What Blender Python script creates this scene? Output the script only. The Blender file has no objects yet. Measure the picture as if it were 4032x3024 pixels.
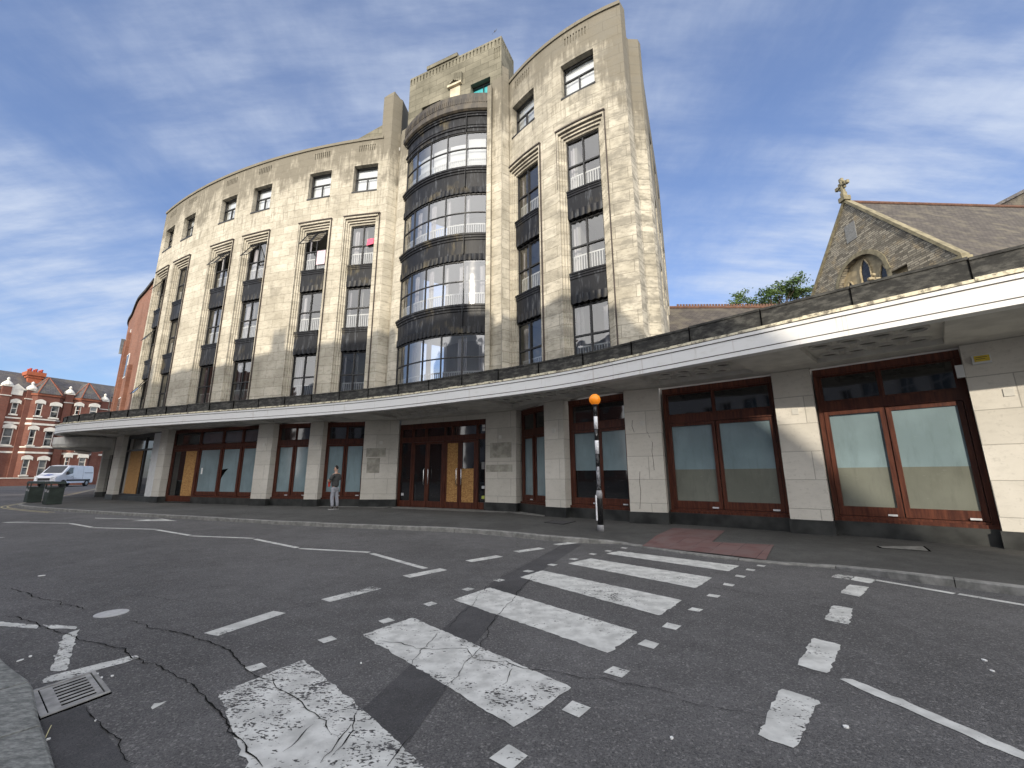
import bpy, math, random
from mathutils import Vector, Matrix, geometry
random.seed(7)
R_ = math.radians
# ------------------------------------------------------------------ camera, world, sun, exposure
scene = bpy.context.scene
F, PIT, ROL, H = 1656.75, 12.2178, -0.2415, 1.5
fw = Vector((0, math.cos(R_(PIT)), math.sin(R_(PIT)))); up = Vector((0, -math.sin(R_(PIT)), math.cos(R_(PIT)))); rt = Vector((1, 0, 0))
_c, _s = math.cos(R_(ROL)), math.sin(R_(ROL))
rt, up = _c*rt + _s*up, -_s*rt + _c*up
cd = bpy.data.cameras.new('camera'); cam = bpy.data.objects.new('camera', cd); scene.collection.objects.link(cam)
cam.matrix_world = Matrix(((rt.x, up.x, -fw.x, 0), (rt.y, up.y, -fw.y, 0), (rt.z, up.z, -fw.z, H), (0, 0, 0, 1)))
cd.sensor_width = 36; cd.lens = F/4032*36; cd.clip_start = .05; cd.clip_end = 3000
scene.camera = cam
scene.render.resolution_x, scene.render.resolution_y = 1024, 768
scene.view_settings.view_transform = 'Standard'; scene.view_settings.look = 'None'
scene.view_settings.exposure = 1.0; scene.view_settings.gamma = 1.0
SUN_AZ, SUN_EL = R_(-14), R_(18)
sdir = Vector((math.sin(SUN_AZ)*math.cos(SUN_EL), -math.cos(SUN_AZ)*math.cos(SUN_EL), math.sin(SUN_EL)))
sl = bpy.data.lights.new('sun', 'SUN'); sl.energy = 2.0; sl.angle = R_(.6); sl.color = (1, .9, .74)
so = bpy.data.objects.new('sun', sl); scene.collection.objects.link(so); so.rotation_euler = sdir.to_track_quat('Z', 'Y').to_euler()

world = bpy.data.worlds.new('World'); scene.world = world; world.use_nodes = True

class NT:
    def __init__(s, nt): s.t = nt; nt.nodes.clear()
    def __call__(s, typ, ins=None, **kw):
        n = s.t.nodes.new(typ)
        for k, v in kw.items(): setattr(n, k, v)
        for k, v in (ins or {}).items():
            i = n.inputs[k]
            if isinstance(v, bpy.types.NodeSocket): s.t.links.new(v, i)
            else: i.default_value = v
        return n
    def math(s, op, a, b=0., clamp=False):
        n = s.t.nodes.new('ShaderNodeMath'); n.operation = op; n.use_clamp = clamp
        for i, v in ((0, a), (1, b)):
            if isinstance(v, bpy.types.NodeSocket): s.t.links.new(v, n.inputs[i])
            else: n.inputs[i].default_value = v
        return n.outputs[0]
    def mix(s, f, a, b, mode='MIX'):
        n = s.t.nodes.new('ShaderNodeMix'); n.data_type = 'RGBA'; n.blend_type = mode
        for i, v in ((0, f), (6, a), (7, b)):
            if isinstance(v, bpy.types.NodeSocket): s.t.links.new(v, n.inputs[i])
            else: n.inputs[i].default_value = v if i == 0 or len(v) == 4 else (*v, 1)
        return n.outputs[2]
    def ramp(s, f, lo, hi):
        n = s('ShaderNodeMapRange', {0: f, 1: lo, 2: hi}, interpolation_type='SMOOTHSTEP'); return n.outputs[0]
    def noise(s, vec, scale, detail=4, rough=.55, dim='3D'):
        return s('ShaderNodeTexNoise', {'Vector': vec, 'Scale': scale, 'Detail': detail, 'Roughness': rough}).outputs['Fac']
    def mapv(s, vec, sc=(1, 1, 1), loc=(0, 0, 0), rot=(0, 0, 0)):
        return s('ShaderNodeMapping', {'Vector': vec, 'Scale': sc, 'Location': loc, 'Rotation': rot}).outputs[0]

# sky: Nishita plus thin cirrus, all in directions (not in the picture)
n = NT(world.node_tree)
sky = n('ShaderNodeTexSky', sky_type='NISHITA', sun_disc=False, sun_elevation=SUN_EL, sun_rotation=math.atan2(sdir.x, sdir.y) % (2*math.pi), altitude=30, air_density=1.1, dust_density=.6, ozone_density=2.2)
gen = n('ShaderNodeTexCoord').outputs['Generated']
sep = n('ShaderNodeSeparateXYZ', {0: gen})
zz = n.math('ADD', n.math('MAXIMUM', sep.outputs[2], 0.), .22)
cv = n('ShaderNodeCombineXYZ', {0: n.math('DIVIDE', sep.outputs[0], zz), 1: n.math('DIVIDE', sep.outputs[1], zz), 2: 0.}).outputs[0]
c1 = n.noise(n.mapv(cv, (1.0, .55, 1), (3.1, 1.2, 0), (0, 0, .5)), 1.3, 7, .62)
c2 = n.noise(n.mapv(cv, (1.2, 5., 1), (0, .7, 0), (0, 0, .42)), 1.6, 8, .6)
cl = n.math('MULTIPLY', n.ramp(c1, .30, .68), n.math('ADD', n.math('MULTIPLY', n.ramp(c2, .28, .72), .85), .15))
low = n.ramp(sep.outputs[2], .75, .05)
fac = n.math('MULTIPLY', cl, n.math('ADD', n.math('MULTIPLY', low, .25), .75), True)
skyc = n.mix(.20, n.mix(1., sky.outputs[0], (.54, .60, .78), 'MULTIPLY'), (1.6, 2.0, 3.0))
col = n.mix(fac, skyc, (2.75, 3.05, 3.6))
back = n.ramp(n.math('MULTIPLY', sep.outputs[1], -1.), -.15, .55)      # sky on the sun's side brightened as added fill for the shaded street
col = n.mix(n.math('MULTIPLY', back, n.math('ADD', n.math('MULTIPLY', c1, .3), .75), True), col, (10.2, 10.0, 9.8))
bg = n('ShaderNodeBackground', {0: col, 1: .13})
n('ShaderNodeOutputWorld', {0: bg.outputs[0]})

# ------------------------------------------------------------------ measuring helpers (pixels of the 2212-wide photograph to points of the place)
SC = 4032/2212
def ray(u, v): return (u*SC-2016)/F*rt - (v*SC-1512)/F*up + fw
def P(u, v, z=0.):
    d = ray(u, v); t = (z-H)/d.z; return Vector((d.x*t, d.y*t, z))
def zm(ox, oy, sc): return lambda x, y: ((ox+x/sc)/SC, (oy+y/sc)/SC)
zA = zm(0, 1950, 1.545); zB = zm(1300, 1950, 1.545); zC = zm(2632, 1950, 1.545); z0 = zm(0, 2500, 3.167)
z6 = zm(0, 1350, 2.765); zD = zm(400, 1550, 2.212); zE = zm(1100, 1550, 2.212); zF = zm(2000, 1400, 2.011); zG = zm(3000, 1300, 1.659); zCh = zm(2600, 600, 1.545)
def hit(u, v, A, B):       # where the line of sight meets the vertical plane through A and B: distance along AB, height
    d = ray(u, v); ax, ay = A[0], A[1]; tx, ty = B[0]-ax, B[1]-ay; L = math.hypot(tx, ty); tx /= L; ty /= L
    t = (ax*ty - ay*tx)/(d.x*ty - d.y*tx)
    x, y = d.x*t, d.y*t
    return ((x-ax)*tx+(y-ay)*ty, H+d.z*t)
def elev(x, y):            # the street climbs a little towards the far left
    k = min(1, max(0, (-x-26)/26)); return .5*k*k*(3-2*k)

# ------------------------------------------------------------------ object helpers
COL = scene.collection
def root(name, label, cat, loc=(0, 0, 0), rz=0., group=None, kind=None):
    o = bpy.data.objects.new(name, None); COL.objects.link(o); o.empty_display_size = .3
    o.location = loc; o.rotation_euler = (0, 0, rz); o['label'] = label; o['category'] = cat
    if group: o['group'] = group
    if kind: o['kind'] = kind
    o.matrix_world = Matrix.Translation(loc) @ Matrix.Rotation(rz, 4, 'Z')
    MW[o.name] = o.matrix_world.copy()
    return o
MW = {}
class MB:
    def __init__(s): s.v = []; s.f = []; s.uv = []; s.m = []; s.hasuv = False
    def face(s, pts, uvs=None, m=0):
        k = len(s.v); s.v += [tuple(p) for p in pts]; s.f.append(tuple(range(k, k+len(pts)))); s.m.append(m)
        if uvs: s.hasuv = True; s.uv += list(uvs)
        else: s.uv += [(p[0]+p[1], p[2]) for p in pts]
    def mesh(s, V, Fc, m=0):
        for f in Fc: s.face([V[i] for i in f], None, m)
    def shared(s, V, Fc, m=0, uvf=None):
        k = len(s.v); s.v += [tuple(p) for p in V]
        for f in Fc:
            s.f.append(tuple(i+k for i in f)); s.m.append(m)
            s.uv += [(uvf(V[i]) if uvf else (V[i][0]+V[i][1], V[i][2])) for i in f]
    def prism(s, poly, z0, z1, m=0, top=True, bot=True):      # poly counter-clockwise
        n_ = len(poly); zz0 = z0 if callable(z0) else (lambda x, y: z0); zz1 = z1 if callable(z1) else (lambda x, y: z1)
        lo = [(p[0], p[1], zz0(p[0], p[1])) for p in poly]; hi = [(p[0], p[1], zz1(p[0], p[1])) for p in poly]
        s.shared(lo+hi, [(i, (i+1) % n_, (i+1) % n_+n_, i+n_) for i in range(n_)] + ([tuple(range(n_, 2*n_))] if top else []) + ([tuple(range(n_-1, -1, -1))] if bot else []), m)
    def box(s, c, sz, rz=0., m=0, M=None):
        x, y, z = sz[0]/2, sz[1]/2, sz[2]/2; V = []
        for k in (-1, 1):
            for a, b in ((-1, -1), (1, -1), (1, 1), (-1, 1)):
                p = Vector((a*x, b*y, k*z)); p.rotate(Matrix.Rotation(rz, 3, 'Z')); 
                p = (M @ p) if M is not None else p
                V.append(p+Vector(c))
        s.shared(V, [(3, 2, 1, 0), (4, 5, 6, 7), (0, 1, 5, 4), (1, 2, 6, 5), (2, 3, 7, 6), (3, 0, 4, 7)], m)
    def tube(s, pts, rad, n_=10, m=0, cap=True):
        pts = [Vector(p) for p in pts]; rad = rad if isinstance(rad, (list, tuple)) else [rad]*len(pts); V = []; Fc = []
        for i, p in enumerate(pts):
            d = (pts[min(i+1, len(pts)-1)]-pts[max(i-1, 0)]).normalized(); a = d.orthogonal().normalized() if abs(d.z) < .95 else Vector((1, 0, 0))
            a = (a - d*a.dot(d)).normalized(); b = d.cross(a)
            for k in range(n_): t = 2*math.pi*k/n_; V.append(p+(a*math.cos(t)+b*math.sin(t))*rad[i])
        for i in range(len(pts)-1):
            for k in range(n_): Fc.append((i*n_+k, i*n_+(k+1) % n_, (i+1)*n_+(k+1) % n_, (i+1)*n_+k))
        if cap: Fc += [tuple(range(n_-1, -1, -1)), tuple((len(pts)-1)*n_+k for k in range(n_))]
        s.shared(V, Fc, m)
    def lathe(s, prof, c=(0, 0, 0), n_=16, m=0):
        V = []; Fc = []
        for r, z in prof:
            for k in range(n_): t = 2*math.pi*k/n_; V.append((c[0]+r*math.cos(t), c[1]+r*math.sin(t), c[2]+z))
        for i in range(len(prof)-1):
            for k in range(n_): Fc.append((i*n_+k, i*n_+(k+1) % n_, (i+1)*n_+(k+1) % n_, (i+1)*n_+k))
        Fc += [tuple(range(n_-1, -1, -1)), tuple((len(prof)-1)*n_+k for k in range(n_))]
        s.shared(V, Fc, m)
    def build(s, name, mats, parent=None, smooth=False, local=False, label=None):
        me = bpy.data.meshes.new(name); V = s.v
        if parent is not None and not local:
            I = MW[parent.name].inverted(); V = [tuple(I @ Vector(p)) for p in V]
        me.from_pydata(V, [], s.f); uvl = me.uv_layers.new(name='UVMap'); 
        flat = [c for uv in s.uv for c in uv]; uvl.data.foreach_set('uv', flat)
        for mm in (mats if isinstance(mats, (list, tuple)) else [mats]): me.materials.append(mm)
        me.polygons.foreach_set('material_index', s.m)
        if smooth: me.polygons.foreach_set('use_smooth', [True]*len(me.polygons))
        me.update()
        o = bpy.data.objects.new(name, me); COL.objects.link(o)
        if parent is not None: o.parent = parent; MW[o.name] = MW[parent.name]
        else: MW[o.name] = Matrix.Identity(4)
        if label: o['label'] = label
        return o
def tag(o, label, cat, group=None, kind=None):
    o['label'] = label; o['category'] = cat
    if group: o['group'] = group
    if kind: o['kind'] = kind
    return o
def smooth_by_angle(o, a=35):
    me = o.data; me.polygons.foreach_set('use_smooth', [True]*len(me.polygons))
    try: me.set_sharp_from_angle(angle=R_(a))
    except Exception: pass
def copy_tree(o, parent=None):
    c = o.copy(); COL.objects.link(c); c.parent = parent if parent else o.parent
    for ch in list(o.children): copy_tree(ch, c)
    return c

# ------------------------------------------------------------------ materials
def M(name, fn=None, col=(.5, .5, .5), rough=.7, metal=0., spec=.5, coat=0.):
    m = bpy.data.materials.new(name); m.use_nodes = True; g = NT(m.node_tree)
    b = g('ShaderNodeBsdfPrincipled', {'Base Color': (*col, 1), 'Roughness': rough, 'Metallic': metal, 'Specular IOR Level': spec, 'Coat Weight': coat})
    g.b = b; g.pos = g('ShaderNodeNewGeometry').outputs['Position']; tc = g('ShaderNodeTexCoord'); g.obj = tc.outputs['Object']; g.uv = tc.outputs['UV']
    out = g('ShaderNodeOutputMaterial', {0: b.outputs[0]}); g.out = out
    if fn: fn(g)
    return m
def setc(g, c): g.t.links.new(c, g.b.inputs['Base Color'])
def bump(g, h, st=.3, dist=.01):
    b = g('ShaderNodeBump', {'Height': h, 'Strength': st, 'Distance': dist}); g.t.links.new(b.outputs[0], g.b.inputs['Normal'])
def rgh(g, v): g.t.links.new(v, g.b.inputs['Roughness'])
def simple(name, col, var=.15, scale=6, rough=.7, bst=.15, coords='obj', **kw):
    def fn(g):
        f = g.noise(getattr(g, coords), scale, 5)
        setc(g, g.mix(g.ramp(f, .3, .7), tuple(c*(1-var) for c in col), tuple(min(1, c*(1+var)) for c in col)))
        if bst: bump(g, g.noise(getattr(g, coords), scale*6, 3), bst, .004)
    return M(name, fn, col, rough, **kw)

def stone_fn(c1, c2, grime=True, bw=1.15, bh=.46, mort=.55, dark=(.13, .115, .09)):
    def fn(g):
        br = g('ShaderNodeTexBrick', {'Vector': g.uv, 'Color1': (0, 0, 0, 1), 'Color2': (1, 1, 1, 1), 'Mortar': (0, 0, 0, 1), 'Scale': 1., 'Mortar Size': .010, 'Mortar Smooth': .3, 'Bias': 0., 'Brick Width': bw, 'Row Height': bh})
        blk = g('ShaderNodeSeparateColor', {0: br.outputs['Color']}).outputs[0]
        n1 = g.noise(g.pos, .9, 6, .6); n2 = g.noise(g.mapv(g.uv, (2.2, 5.5, 1)), 1.6, 6, .65); n3 = g.noise(g.pos, 14, 4)
        c = g.mix(g.math('ADD', g.math('MULTIPLY', blk, .45), g.math('MULTIPLY', g.ramp(n1, .3, .7), .55)), c1, c2)
        c = g.mix(g.math('MULTIPLY', g.ramp(n2, .48, .7), .55 if grime else .2), c, tuple(x*.6 for x in c1))
        c = g.mix(g.math('MULTIPLY', g.ramp(n3, .56, .72), .22), c, tuple(x*.45 for x in c1))
        if grime:
            z = g('ShaderNodeSeparateXYZ', {0: g.pos}).outputs[2]
            st = g.noise(g.mapv(g.uv, (3.0, .35, 1)), 2.0, 5, .65)
            xx = g('ShaderNodeSeparateXYZ', {0: g.pos}).outputs[0]
            zf = g.math('ADD', z, g.math('MULTIPLY', g.math('SUBTRACT', g.math('ADD', st, g.math('MULTIPLY', n1, 1.6)), 1.3), 6.0))
            zf = g.math('ADD', zf, g.math('MULTIPLY', g.ramp(xx, 2.6, 5.0), 3.0))
            zf = g.math('ADD', zf, g.math('MULTIPLY', blk, .8))
            c = g.mix(g.math('MULTIPLY', g.ramp(zf, 16.6, 19.9), .9), c, dark)
            bz = g.math('MULTIPLY', g.ramp(z, 14.6, 16.6), g.ramp(z, 16.7, 16.5)); c = g.mix(g.math('MULTIPLY', g.math('MULTIPLY', bz, g.ramp(st, .5, .62)), .45), c, dark)
            g2 = g.math('MULTIPLY', g.ramp(g.noise(g.mapv(g.pos, (.8, .8, .5)), .8, 6, .7), .53, .70), .45)
            c = g.mix(g2, c, tuple(x*.42 for x in c1))
            g3 = g.math('MULTIPLY', g.ramp(g.noise(g.mapv(g.uv, (.9, 2.0, 1)), 1.1, 6, .7), .42, .62), g.math('ADD', g.math('MULTIPLY', g.ramp(xx, -2., 4.), .62), .10)); c = g.mix(g3, c, (.18, .168, .14))
        c = g.mix(g.math('MULTIPLY', br.outputs['Fac'], mort), c, tuple(x*.35 for x in c1))
        setc(g, c)
        hh = g.math('SUBTRACT', g.math('MULTIPLY', n3, .5), br.outputs['Fac']); bump(g, hh, .5, .012)
    return fn
mStone = M('limestone', stone_fn((.35, .32, .255), (.61, .565, .47), mort=.6, dark=(.15, .135, .105)), rough=.9, spec=.25)
mStoneT = M('weathered_limestone', stone_fn((.115, .108, .082), (.27, .252, .195), False, .9, .36, .6), rough=.95, spec=.2)
mPier = M('pale_stone_cladding', stone_fn((.50, .475, .42), (.64, .61, .55), False, 1.25, .68, .5), rough=.75)
def black_fn(g):
    st = g.noise(g.mapv(g.pos, (7, 7, .9)), 1.0, 5, .7); n2 = g.noise(g.pos, .7, 3)
    c = g.mix(g.ramp(st, .51, .74), (.007, .0075, .010), (.08, .087, .10))
    c = g.mix(g.math('MULTIPLY', g.ramp(n2, .55, .7), g.math('MULTIPLY', g.ramp(st, .4, .6), .75)), c, (.10, .08, .04))
    setc(g, c); rgh(g, g.math('ADD', g.math('MULTIPLY', st, .4), .25)); bump(g, st, .12, .01)
mBlack = M('black_panel', black_fn, rough=.45, spec=.25)
mCap = M('brown_bronze', lambda g: setc(g, g.mix(g.ramp(g.noise(g.mapv(g.pos, (3, 3, .8)), 1.5, 5), .35, .7), (.030, .025, .021), (.085, .070, .050))), rough=.6)
mStainShade = simple('stain_shade_moulding', (.060, .048, .042), .3, 3, .9, .2, 'pos')  # stain brown, also used as stand-in shade under the frame steps
mSteel = simple('black_steel', (.014, .014, .015), .3, 8, .45, .1)
mRail = simple('white_rail_paint', (.78, .78, .76), .06, 5, .5, 0)
mBlind = simple('white_blind', (.74, .76, .78), .04, 2, .8, 0)
mCurt = M('curtain', lambda g: setc(g, g.mix(g.ramp(g.noise(g.mapv(g.pos, (9, 9, .4)), 1.5, 3), .3, .7), (.30, .28, .31), (.60, .58, .60))), rough=.9)
mRoom = simple('room_wall', (.30, .29, .27), .1, .5, .9, 0)
mCeil = simple('ceiling_white', (.66, .65, .62), .06, .7, .9, 0)
def glass_mat(name, tint=.8, base=.06, rough=.015, wob=.25):
    m = bpy.data.materials.new(name); m.use_nodes = True; g = NT(m.node_tree)
    pos = g('ShaderNodeNewGeometry').outputs['Position']
    nb = g('ShaderNodeBump', {'Height': g.noise(pos, 1.1, 2), 'Strength': wob, 'Distance': .03})
    fr = g('ShaderNodeFresnel', {'IOR': 1.5, 'Normal': nb.outputs[0]})
    f = g.math('ADD', g.math('MULTIPLY', fr.outputs[0], 1.7), base, True)
    tr = g('ShaderNodeBsdfTransparent', {0: (tint, tint*1.02, tint*1.03, 1)}); gl = g('ShaderNodeBsdfGlossy', {'Color': (1, 1, 1, 1), 'Roughness': rough, 'Normal': nb.outputs[0]})
    mx = g('ShaderNodeMixShader', {0: f, 1: tr.outputs[0], 2: gl.outputs[0]}); g('ShaderNodeOutputMaterial', {0: mx.outputs[0]})
    return m
mGlass = glass_mat('window_glass')
mGlassBay = glass_mat('bay_glass', .72, .12, .05, .35)
def wood_fn(g):
    f = g.noise(g.mapv(g.pos, (14, 14, 1.2)), 1.5, 6, .6)
    setc(g, g.mix(g.ramp(f, .3, .7), (.042, .012, .008), (.105, .034, .019))); bump(g, f, .1, .004)
mMahog = M('mahogany', wood_fn, rough=.42, spec=.3)
def osb_fn(g):
    v = g('ShaderNodeTexVoronoi', {'Vector': g.mapv(g.pos, (22, 22, 38)), 'Scale': 1.0}); f = g('ShaderNodeSeparateColor', {0: v.outputs['Color']}).outputs[0]
    setc(g, g.mix(f, (.24, .12, .035), (.50, .28, .10)))
mOSB = M('chipboard', osb_fn, rough=.8)
def vinyl(name, col, rough=.18, spec=.9):
    def fn(g):
        f = g.noise(g.pos, .8, 4); s2 = g.noise(g.mapv(g.pos, (2, 2, 30)), 3, 3)
        c = g.mix(g.ramp(f, .3, .7), tuple(x*.86 for x in col), tuple(x*1.12 for x in col)); c = g.mix(g.math('MULTIPLY', g.ramp(g.noise(g.mapv(g.pos, (3, 3, .7)), 1.6, 6, .7), .45, .75), .4), c, tuple(x*.55 for x in col)); setc(g, g.mix(g.math('MULTIPLY', g.ramp(s2, .68, .75), .3), c, (.5, .5, .5)))
        bump(g, g.noise(g.pos, .9, 2), .12, .03)
    return M(name, fn, rough=rough, spec=spec)
mVinyl = vinyl('blue_window_film', (.21, .285, .31), .08)
mFrost = vinyl('green_frosted_glass', (.17, .178, .15), .12)
mDkGlass = vinyl('dark_glass', (.012, .012, .013), .04)
mWhiteP = simple('white_board', (.62, .63, .63), .06, 3, .6, .05)
def gran_fn(g):
    v = g.noise(g.pos, 60, 3); w = g.noise(g.pos, 9, 6, .8); c = g.mix(g.ramp(g.noise(g.pos, 2, 4), .3, .7), (.012, .013, .013), (.045, .047, .045))
    setc(g, g.mix(g.ramp(w, .72, .75), c, (.5, .5, .5)))
mGran = M('black_granite', gran_fn, rough=.4)
def fascia_fn(g):
    st = g.noise(g.mapv(g.pos, (2, 2, 6)), 1.4, 6, .7); ch = g.noise(g.mapv(g.pos, (1.6, 1.6, 9)), 3, 6, .75)
    c = g.mix(g.math('MULTIPLY', g.ramp(st, .5, .8), .45), (.72, .72, .71), (.50, .48, .42)); c = g.mix(g.math('MULTIPLY', g.ramp(ch, .67, .72), .55), c, (.33, .31, .27)); dr = g.noise(g.mapv(g.pos, (9, 9, .5)), 1.2, 4, .6); c = g.mix(g.math('MULTIPLY', g.ramp(dr, .60, .72), .30), c, (.30, .22, .14)); setc(g, c); bump(g, st, .2, .01)
mFascia = M('white_fascia_paint', fascia_fn, rough=.45)
mLedge = M('flaking_cream_render', lambda g: (setc(g, g.mix(g.ramp(g.noise(g.pos, 7, 6, .7), .45, .62), (.68, .62, .46), (.20, .18, .14))), bump(g, g.noise(g.pos, 25, 4), .6, .02)), rough=.9)
mSlab = M('black_felt_slab', lambda g: (setc(g, g.mix(g.ramp(g.noise(g.mapv(g.pos, (1, 1, 2.5)), 3.2, 7, .7), .42, .68), (.018, .018, .017), (.085, .083, .075))), bump(g, g.noise(g.pos, 12, 5), .5, .02)), rough=.85)
mSoffit = simple('soffit_plaster', (.60, .585, .54), .12, 2.2, .85, .1, 'pos')
def asph(name, c, sp=.35, sc=1.):
    def fn(g):
        big = g.noise(g.pos, .35, 5, .6); mid = g.noise(g.mapv(g.pos, (1, 1, 1)), 3.2, 5, .7)
        v = g('ShaderNodeTexVoronoi', {'Vector': g.pos, 'Scale': 130*sc}); vr = g('ShaderNodeSeparateColor', {0: v.outputs['Color']}).outputs[0]
        v2 = g('ShaderNodeTexVoronoi', {'Vector': g.pos, 'Scale': 75*sc}); vr2 = g('ShaderNodeSeparateColor', {0: v2.outputs['Color']}).outputs[1]
        col = g.mix(g.ramp(g.math('ADD', g.math('MULTIPLY', big, .6), g.math('MULTIPLY', mid, .4)), .35, .65), tuple(x*.70 for x in c), tuple(x*1.32 for x in c))
        col = g.mix(g.math('MULTIPLY', g.ramp(g.noise(g.mapv(g.pos, (.9, .28, 1), (0, 0, 0), (0, 0, .9)), .8, 4), .52, .68), .35), col, tuple(x*.6 for x in c))
        col = g.mix(g.math('MULTIPLY', g.ramp(g.noise(g.pos, 1.7, 6, .75), .60, .72), .45), col, tuple(x*.5 for x in c))
        col = g.mix(g.math('MULTIPLY', g.math('POWER', vr, 3.), sp), col, (.26, .25, .24)); col = g.mix(g.math('MULTIPLY', g.ramp(vr2, .86, .97), sp*1.2), col, (.30, .29, .28))
        col = g.mix(g.math('MULTIPLY', g.ramp(vr, .28, .0), .6), col, tuple(x*.35 for x in c)); setc(g, col)
        bump(g, g.math('ADD', g.math('MULTIPLY', v.outputs['Distance'], -.8), g.math('MULTIPLY', mid, .4)), .55, .012)
    return M(name, fn, rough=.85, spec=.35)
mRoad = asph('road_asphalt', (.088, .086, .087), .34)
mPatch = asph('smooth_asphalt_patch', (.066, .065, .068), .10, 1.6)
mPave = asph('pavement_asphalt', (.075, .074, .070), .1, 1.4)
mCrack = simple('crack_black', (.014, .014, .013), .4, 30, 1., 0, spec=.05)
def paint_fn(wear, th):
    def fn(g):
        a = g.noise(g.mapv(g.pos, (5, 9, 1), (0, 0, 0), (0, 0, .55)), 1.4, 5, .6); b = g.noise(g.pos, 1.3, 4); c = g.noise(g.mapv(g.pos, (1, 1.7, 1), (0, 0, 0), (0, 0, .6)), 34, 4, .6)
        al = g.ramp(g.math('ADD', g.math('ADD', g.math('MULTIPLY', a, .7), g.math('MULTIPLY', b, wear)), c), th, th+.05)
        setc(g, g.mix(g.ramp(g.noise(g.pos, 6, 5), .3, .7), (.40, .40, .38), (.60, .60, .57)))
        t = g('ShaderNodeBsdfTransparent'); mx = g('ShaderNodeMixShader', {0: al, 1: t.outputs[0], 2: g.b.outputs[0]}); g.t.links.new(mx.outputs[0], g.out.inputs[0])
        bump(g, c, .3, .004)
    return fn
mPaintW = M('worn_road_paint', paint_fn(.9, 1.20), rough=.8)
mPaintM = M('scuffed_road_paint', paint_fn(.9, 1.13), rough=.8)
mPaint = M('road_paint', paint_fn(.6, .95), rough=.8)
mYellow = simple('yellow_line_paint', (.42, .36, .20), .15, 8, .8)
mKerb = M('kerb_stone', lambda g: (setc(g, g.mix(g.ramp(g.noise(g.pos, 5, 6, .7), .3, .7), (.13, .13, .12), (.27, .265, .25))), bump(g, g.noise(g.pos, 22, 5), .4, .01)), rough=.85)
mStoneSlab = M('granite_kerb_slab', lambda g: (setc(g, g.mix(g.ramp(g.noise(g.mapv(g.pos, (1, 2.4, 1), (0, 0, 0), (0, 0, .4)), 14, 7, .75), .35, .7), (.10, .105, .10), (.28, .285, .27))), bump(g, g.noise(g.pos, 40, 5), .5, .01)), rough=.9)
def tact_fn(g):
    br = g('ShaderNodeTexBrick', {'Vector': g.mapv(g.pos, (1, 1, 1), (0, 0, 0), (0, 0, .72)), 'Color1': (.125, .062, .058, 1), 'Color2': (.155, .09, .084, 1), 'Mortar': (.06, .03, .03, 1), 'Scale': 1., 'Mortar Size': .008, 'Brick Width': .4, 'Row Height': .4}); br.offset = 0.
    c = g.mix(g.ramp(g.noise(g.pos, 2.5, 5), .35, .7), br.outputs['Color'], (.15, .10, .095)); setc(g, c)
mTact = M('red_tactile_paving', tact_fn, rough=.85)
mIron = simple('cast_iron', (.27, .265, .255), .3, 10, .6, .3, metal=.1)
mVoid = simple('drain_void', (.004, .004, .004), .1, 5, 1., 0, spec=0.)
mSlot = mVoid
def brick_fn(c1, c2, mo=(.16, .11, .09), uv=True, sc=1.):
    def fn(g):
        br = g('ShaderNodeTexBrick', {'Vector': g.uv, 'Color1': (*c1, 1), 'Color2': (*c2, 1), 'Mortar': (*mo, 1), 'Scale': sc, 'Mortar Size': .012, 'Brick Width': .225, 'Row Height': .075})
        setc(g, g.mix(g.math('MULTIPLY', g.ramp(g.noise(g.pos, .8, 5), .4, .7), .45), br.outputs['Color'], tuple(x*.55 for x in c1))); bump(g, br.outputs['Fac'], .2, .01)
    return fn
mBrick = M('red_brick', brick_fn((.165, .045, .028), (.22, .068, .042)), rough=.9)
mBrickO = M('orange_brick', brick_fn((.21, .085, .052), (.29, .125, .078), (.20, .13, .10)), rough=.9)
mTrim = simple('white_stucco_trim', (.70, .67, .60), .1, 3, .7, .1)
mRidge = simple('brown_ridge_tile', (.12, .062, .042), .25, 4, .9)
mTerra = simple('terracotta', (.23, .075, .04), .2, 4, .8)
def slate_fn(c):
    def fn(g):
        br = g('ShaderNodeTexBrick', {'Vector': g.uv, 'Color1': (*[x*.8 for x in c], 1), 'Color2': (*[x*1.25 for x in c], 1), 'Mortar': (*[x*.3 for x in c], 1), 'Scale': 1., 'Mortar Size': .012, 'Brick Width': .3, 'Row Height': .2})
        setc(g, g.mix(g.math('MULTIPLY', g.ramp(g.noise(g.pos, 1.2, 5), .45, .7), .5), br.outputs['Color'], (.16, .14, .10))); bump(g, br.outputs['Fac'], .4, .02)
    return fn
mSlate = M('slate', slate_fn((.085, .08, .085)), rough=.8)
mTile = M('brown_roof_tile', slate_fn((.072, .062, .054)), rough=.85)
def rubble_fn(g):
    br = g('ShaderNodeTexBrick', {'Vector': g.mapv(g.uv, (1, 1, 1)), 'Color1': (0, 0, 0, 1), 'Color2': (1, 1, 1, 1), 'Mortar': (0, 0, 0, 1), 'Scale': 1., 'Mortar Size': .018, 'Mortar Smooth': .4, 'Brick Width': .48, 'Row Height': .13}); br.squash = .6; br.squash_frequency = 3
    f = g('ShaderNodeSeparateColor', {0: br.outputs['Color']}).outputs[0]
    c = g.mix(f, (.13, .115, .09), (.40, .36, .28)); c = g.mix(g.math('MULTIPLY', g.ramp(g.noise(g.pos, 1.5, 5), .5, .7), .6), c, (.42, .32, .18))
    setc(g, g.mix(g.math('MULTIPLY', br.outputs['Fac'], .8), c, (.10, .09, .075))); bump(g, br.outputs['Fac'], .6, .03)
mRubble = M('rubble_stone', rubble_fn, rough=.95)
mDress = simple('dressed_yellow_stone', (.36, .295, .185), .25, 2.5, .9, .2, 'pos')
mCoping = simple('lichen_stone_coping', (.21, .185, .12), .3, 3, .95, .3, 'pos')
mLead = simple('leaded_glass', (.02, .022, .026), .3, 6, .25, .2)
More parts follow.
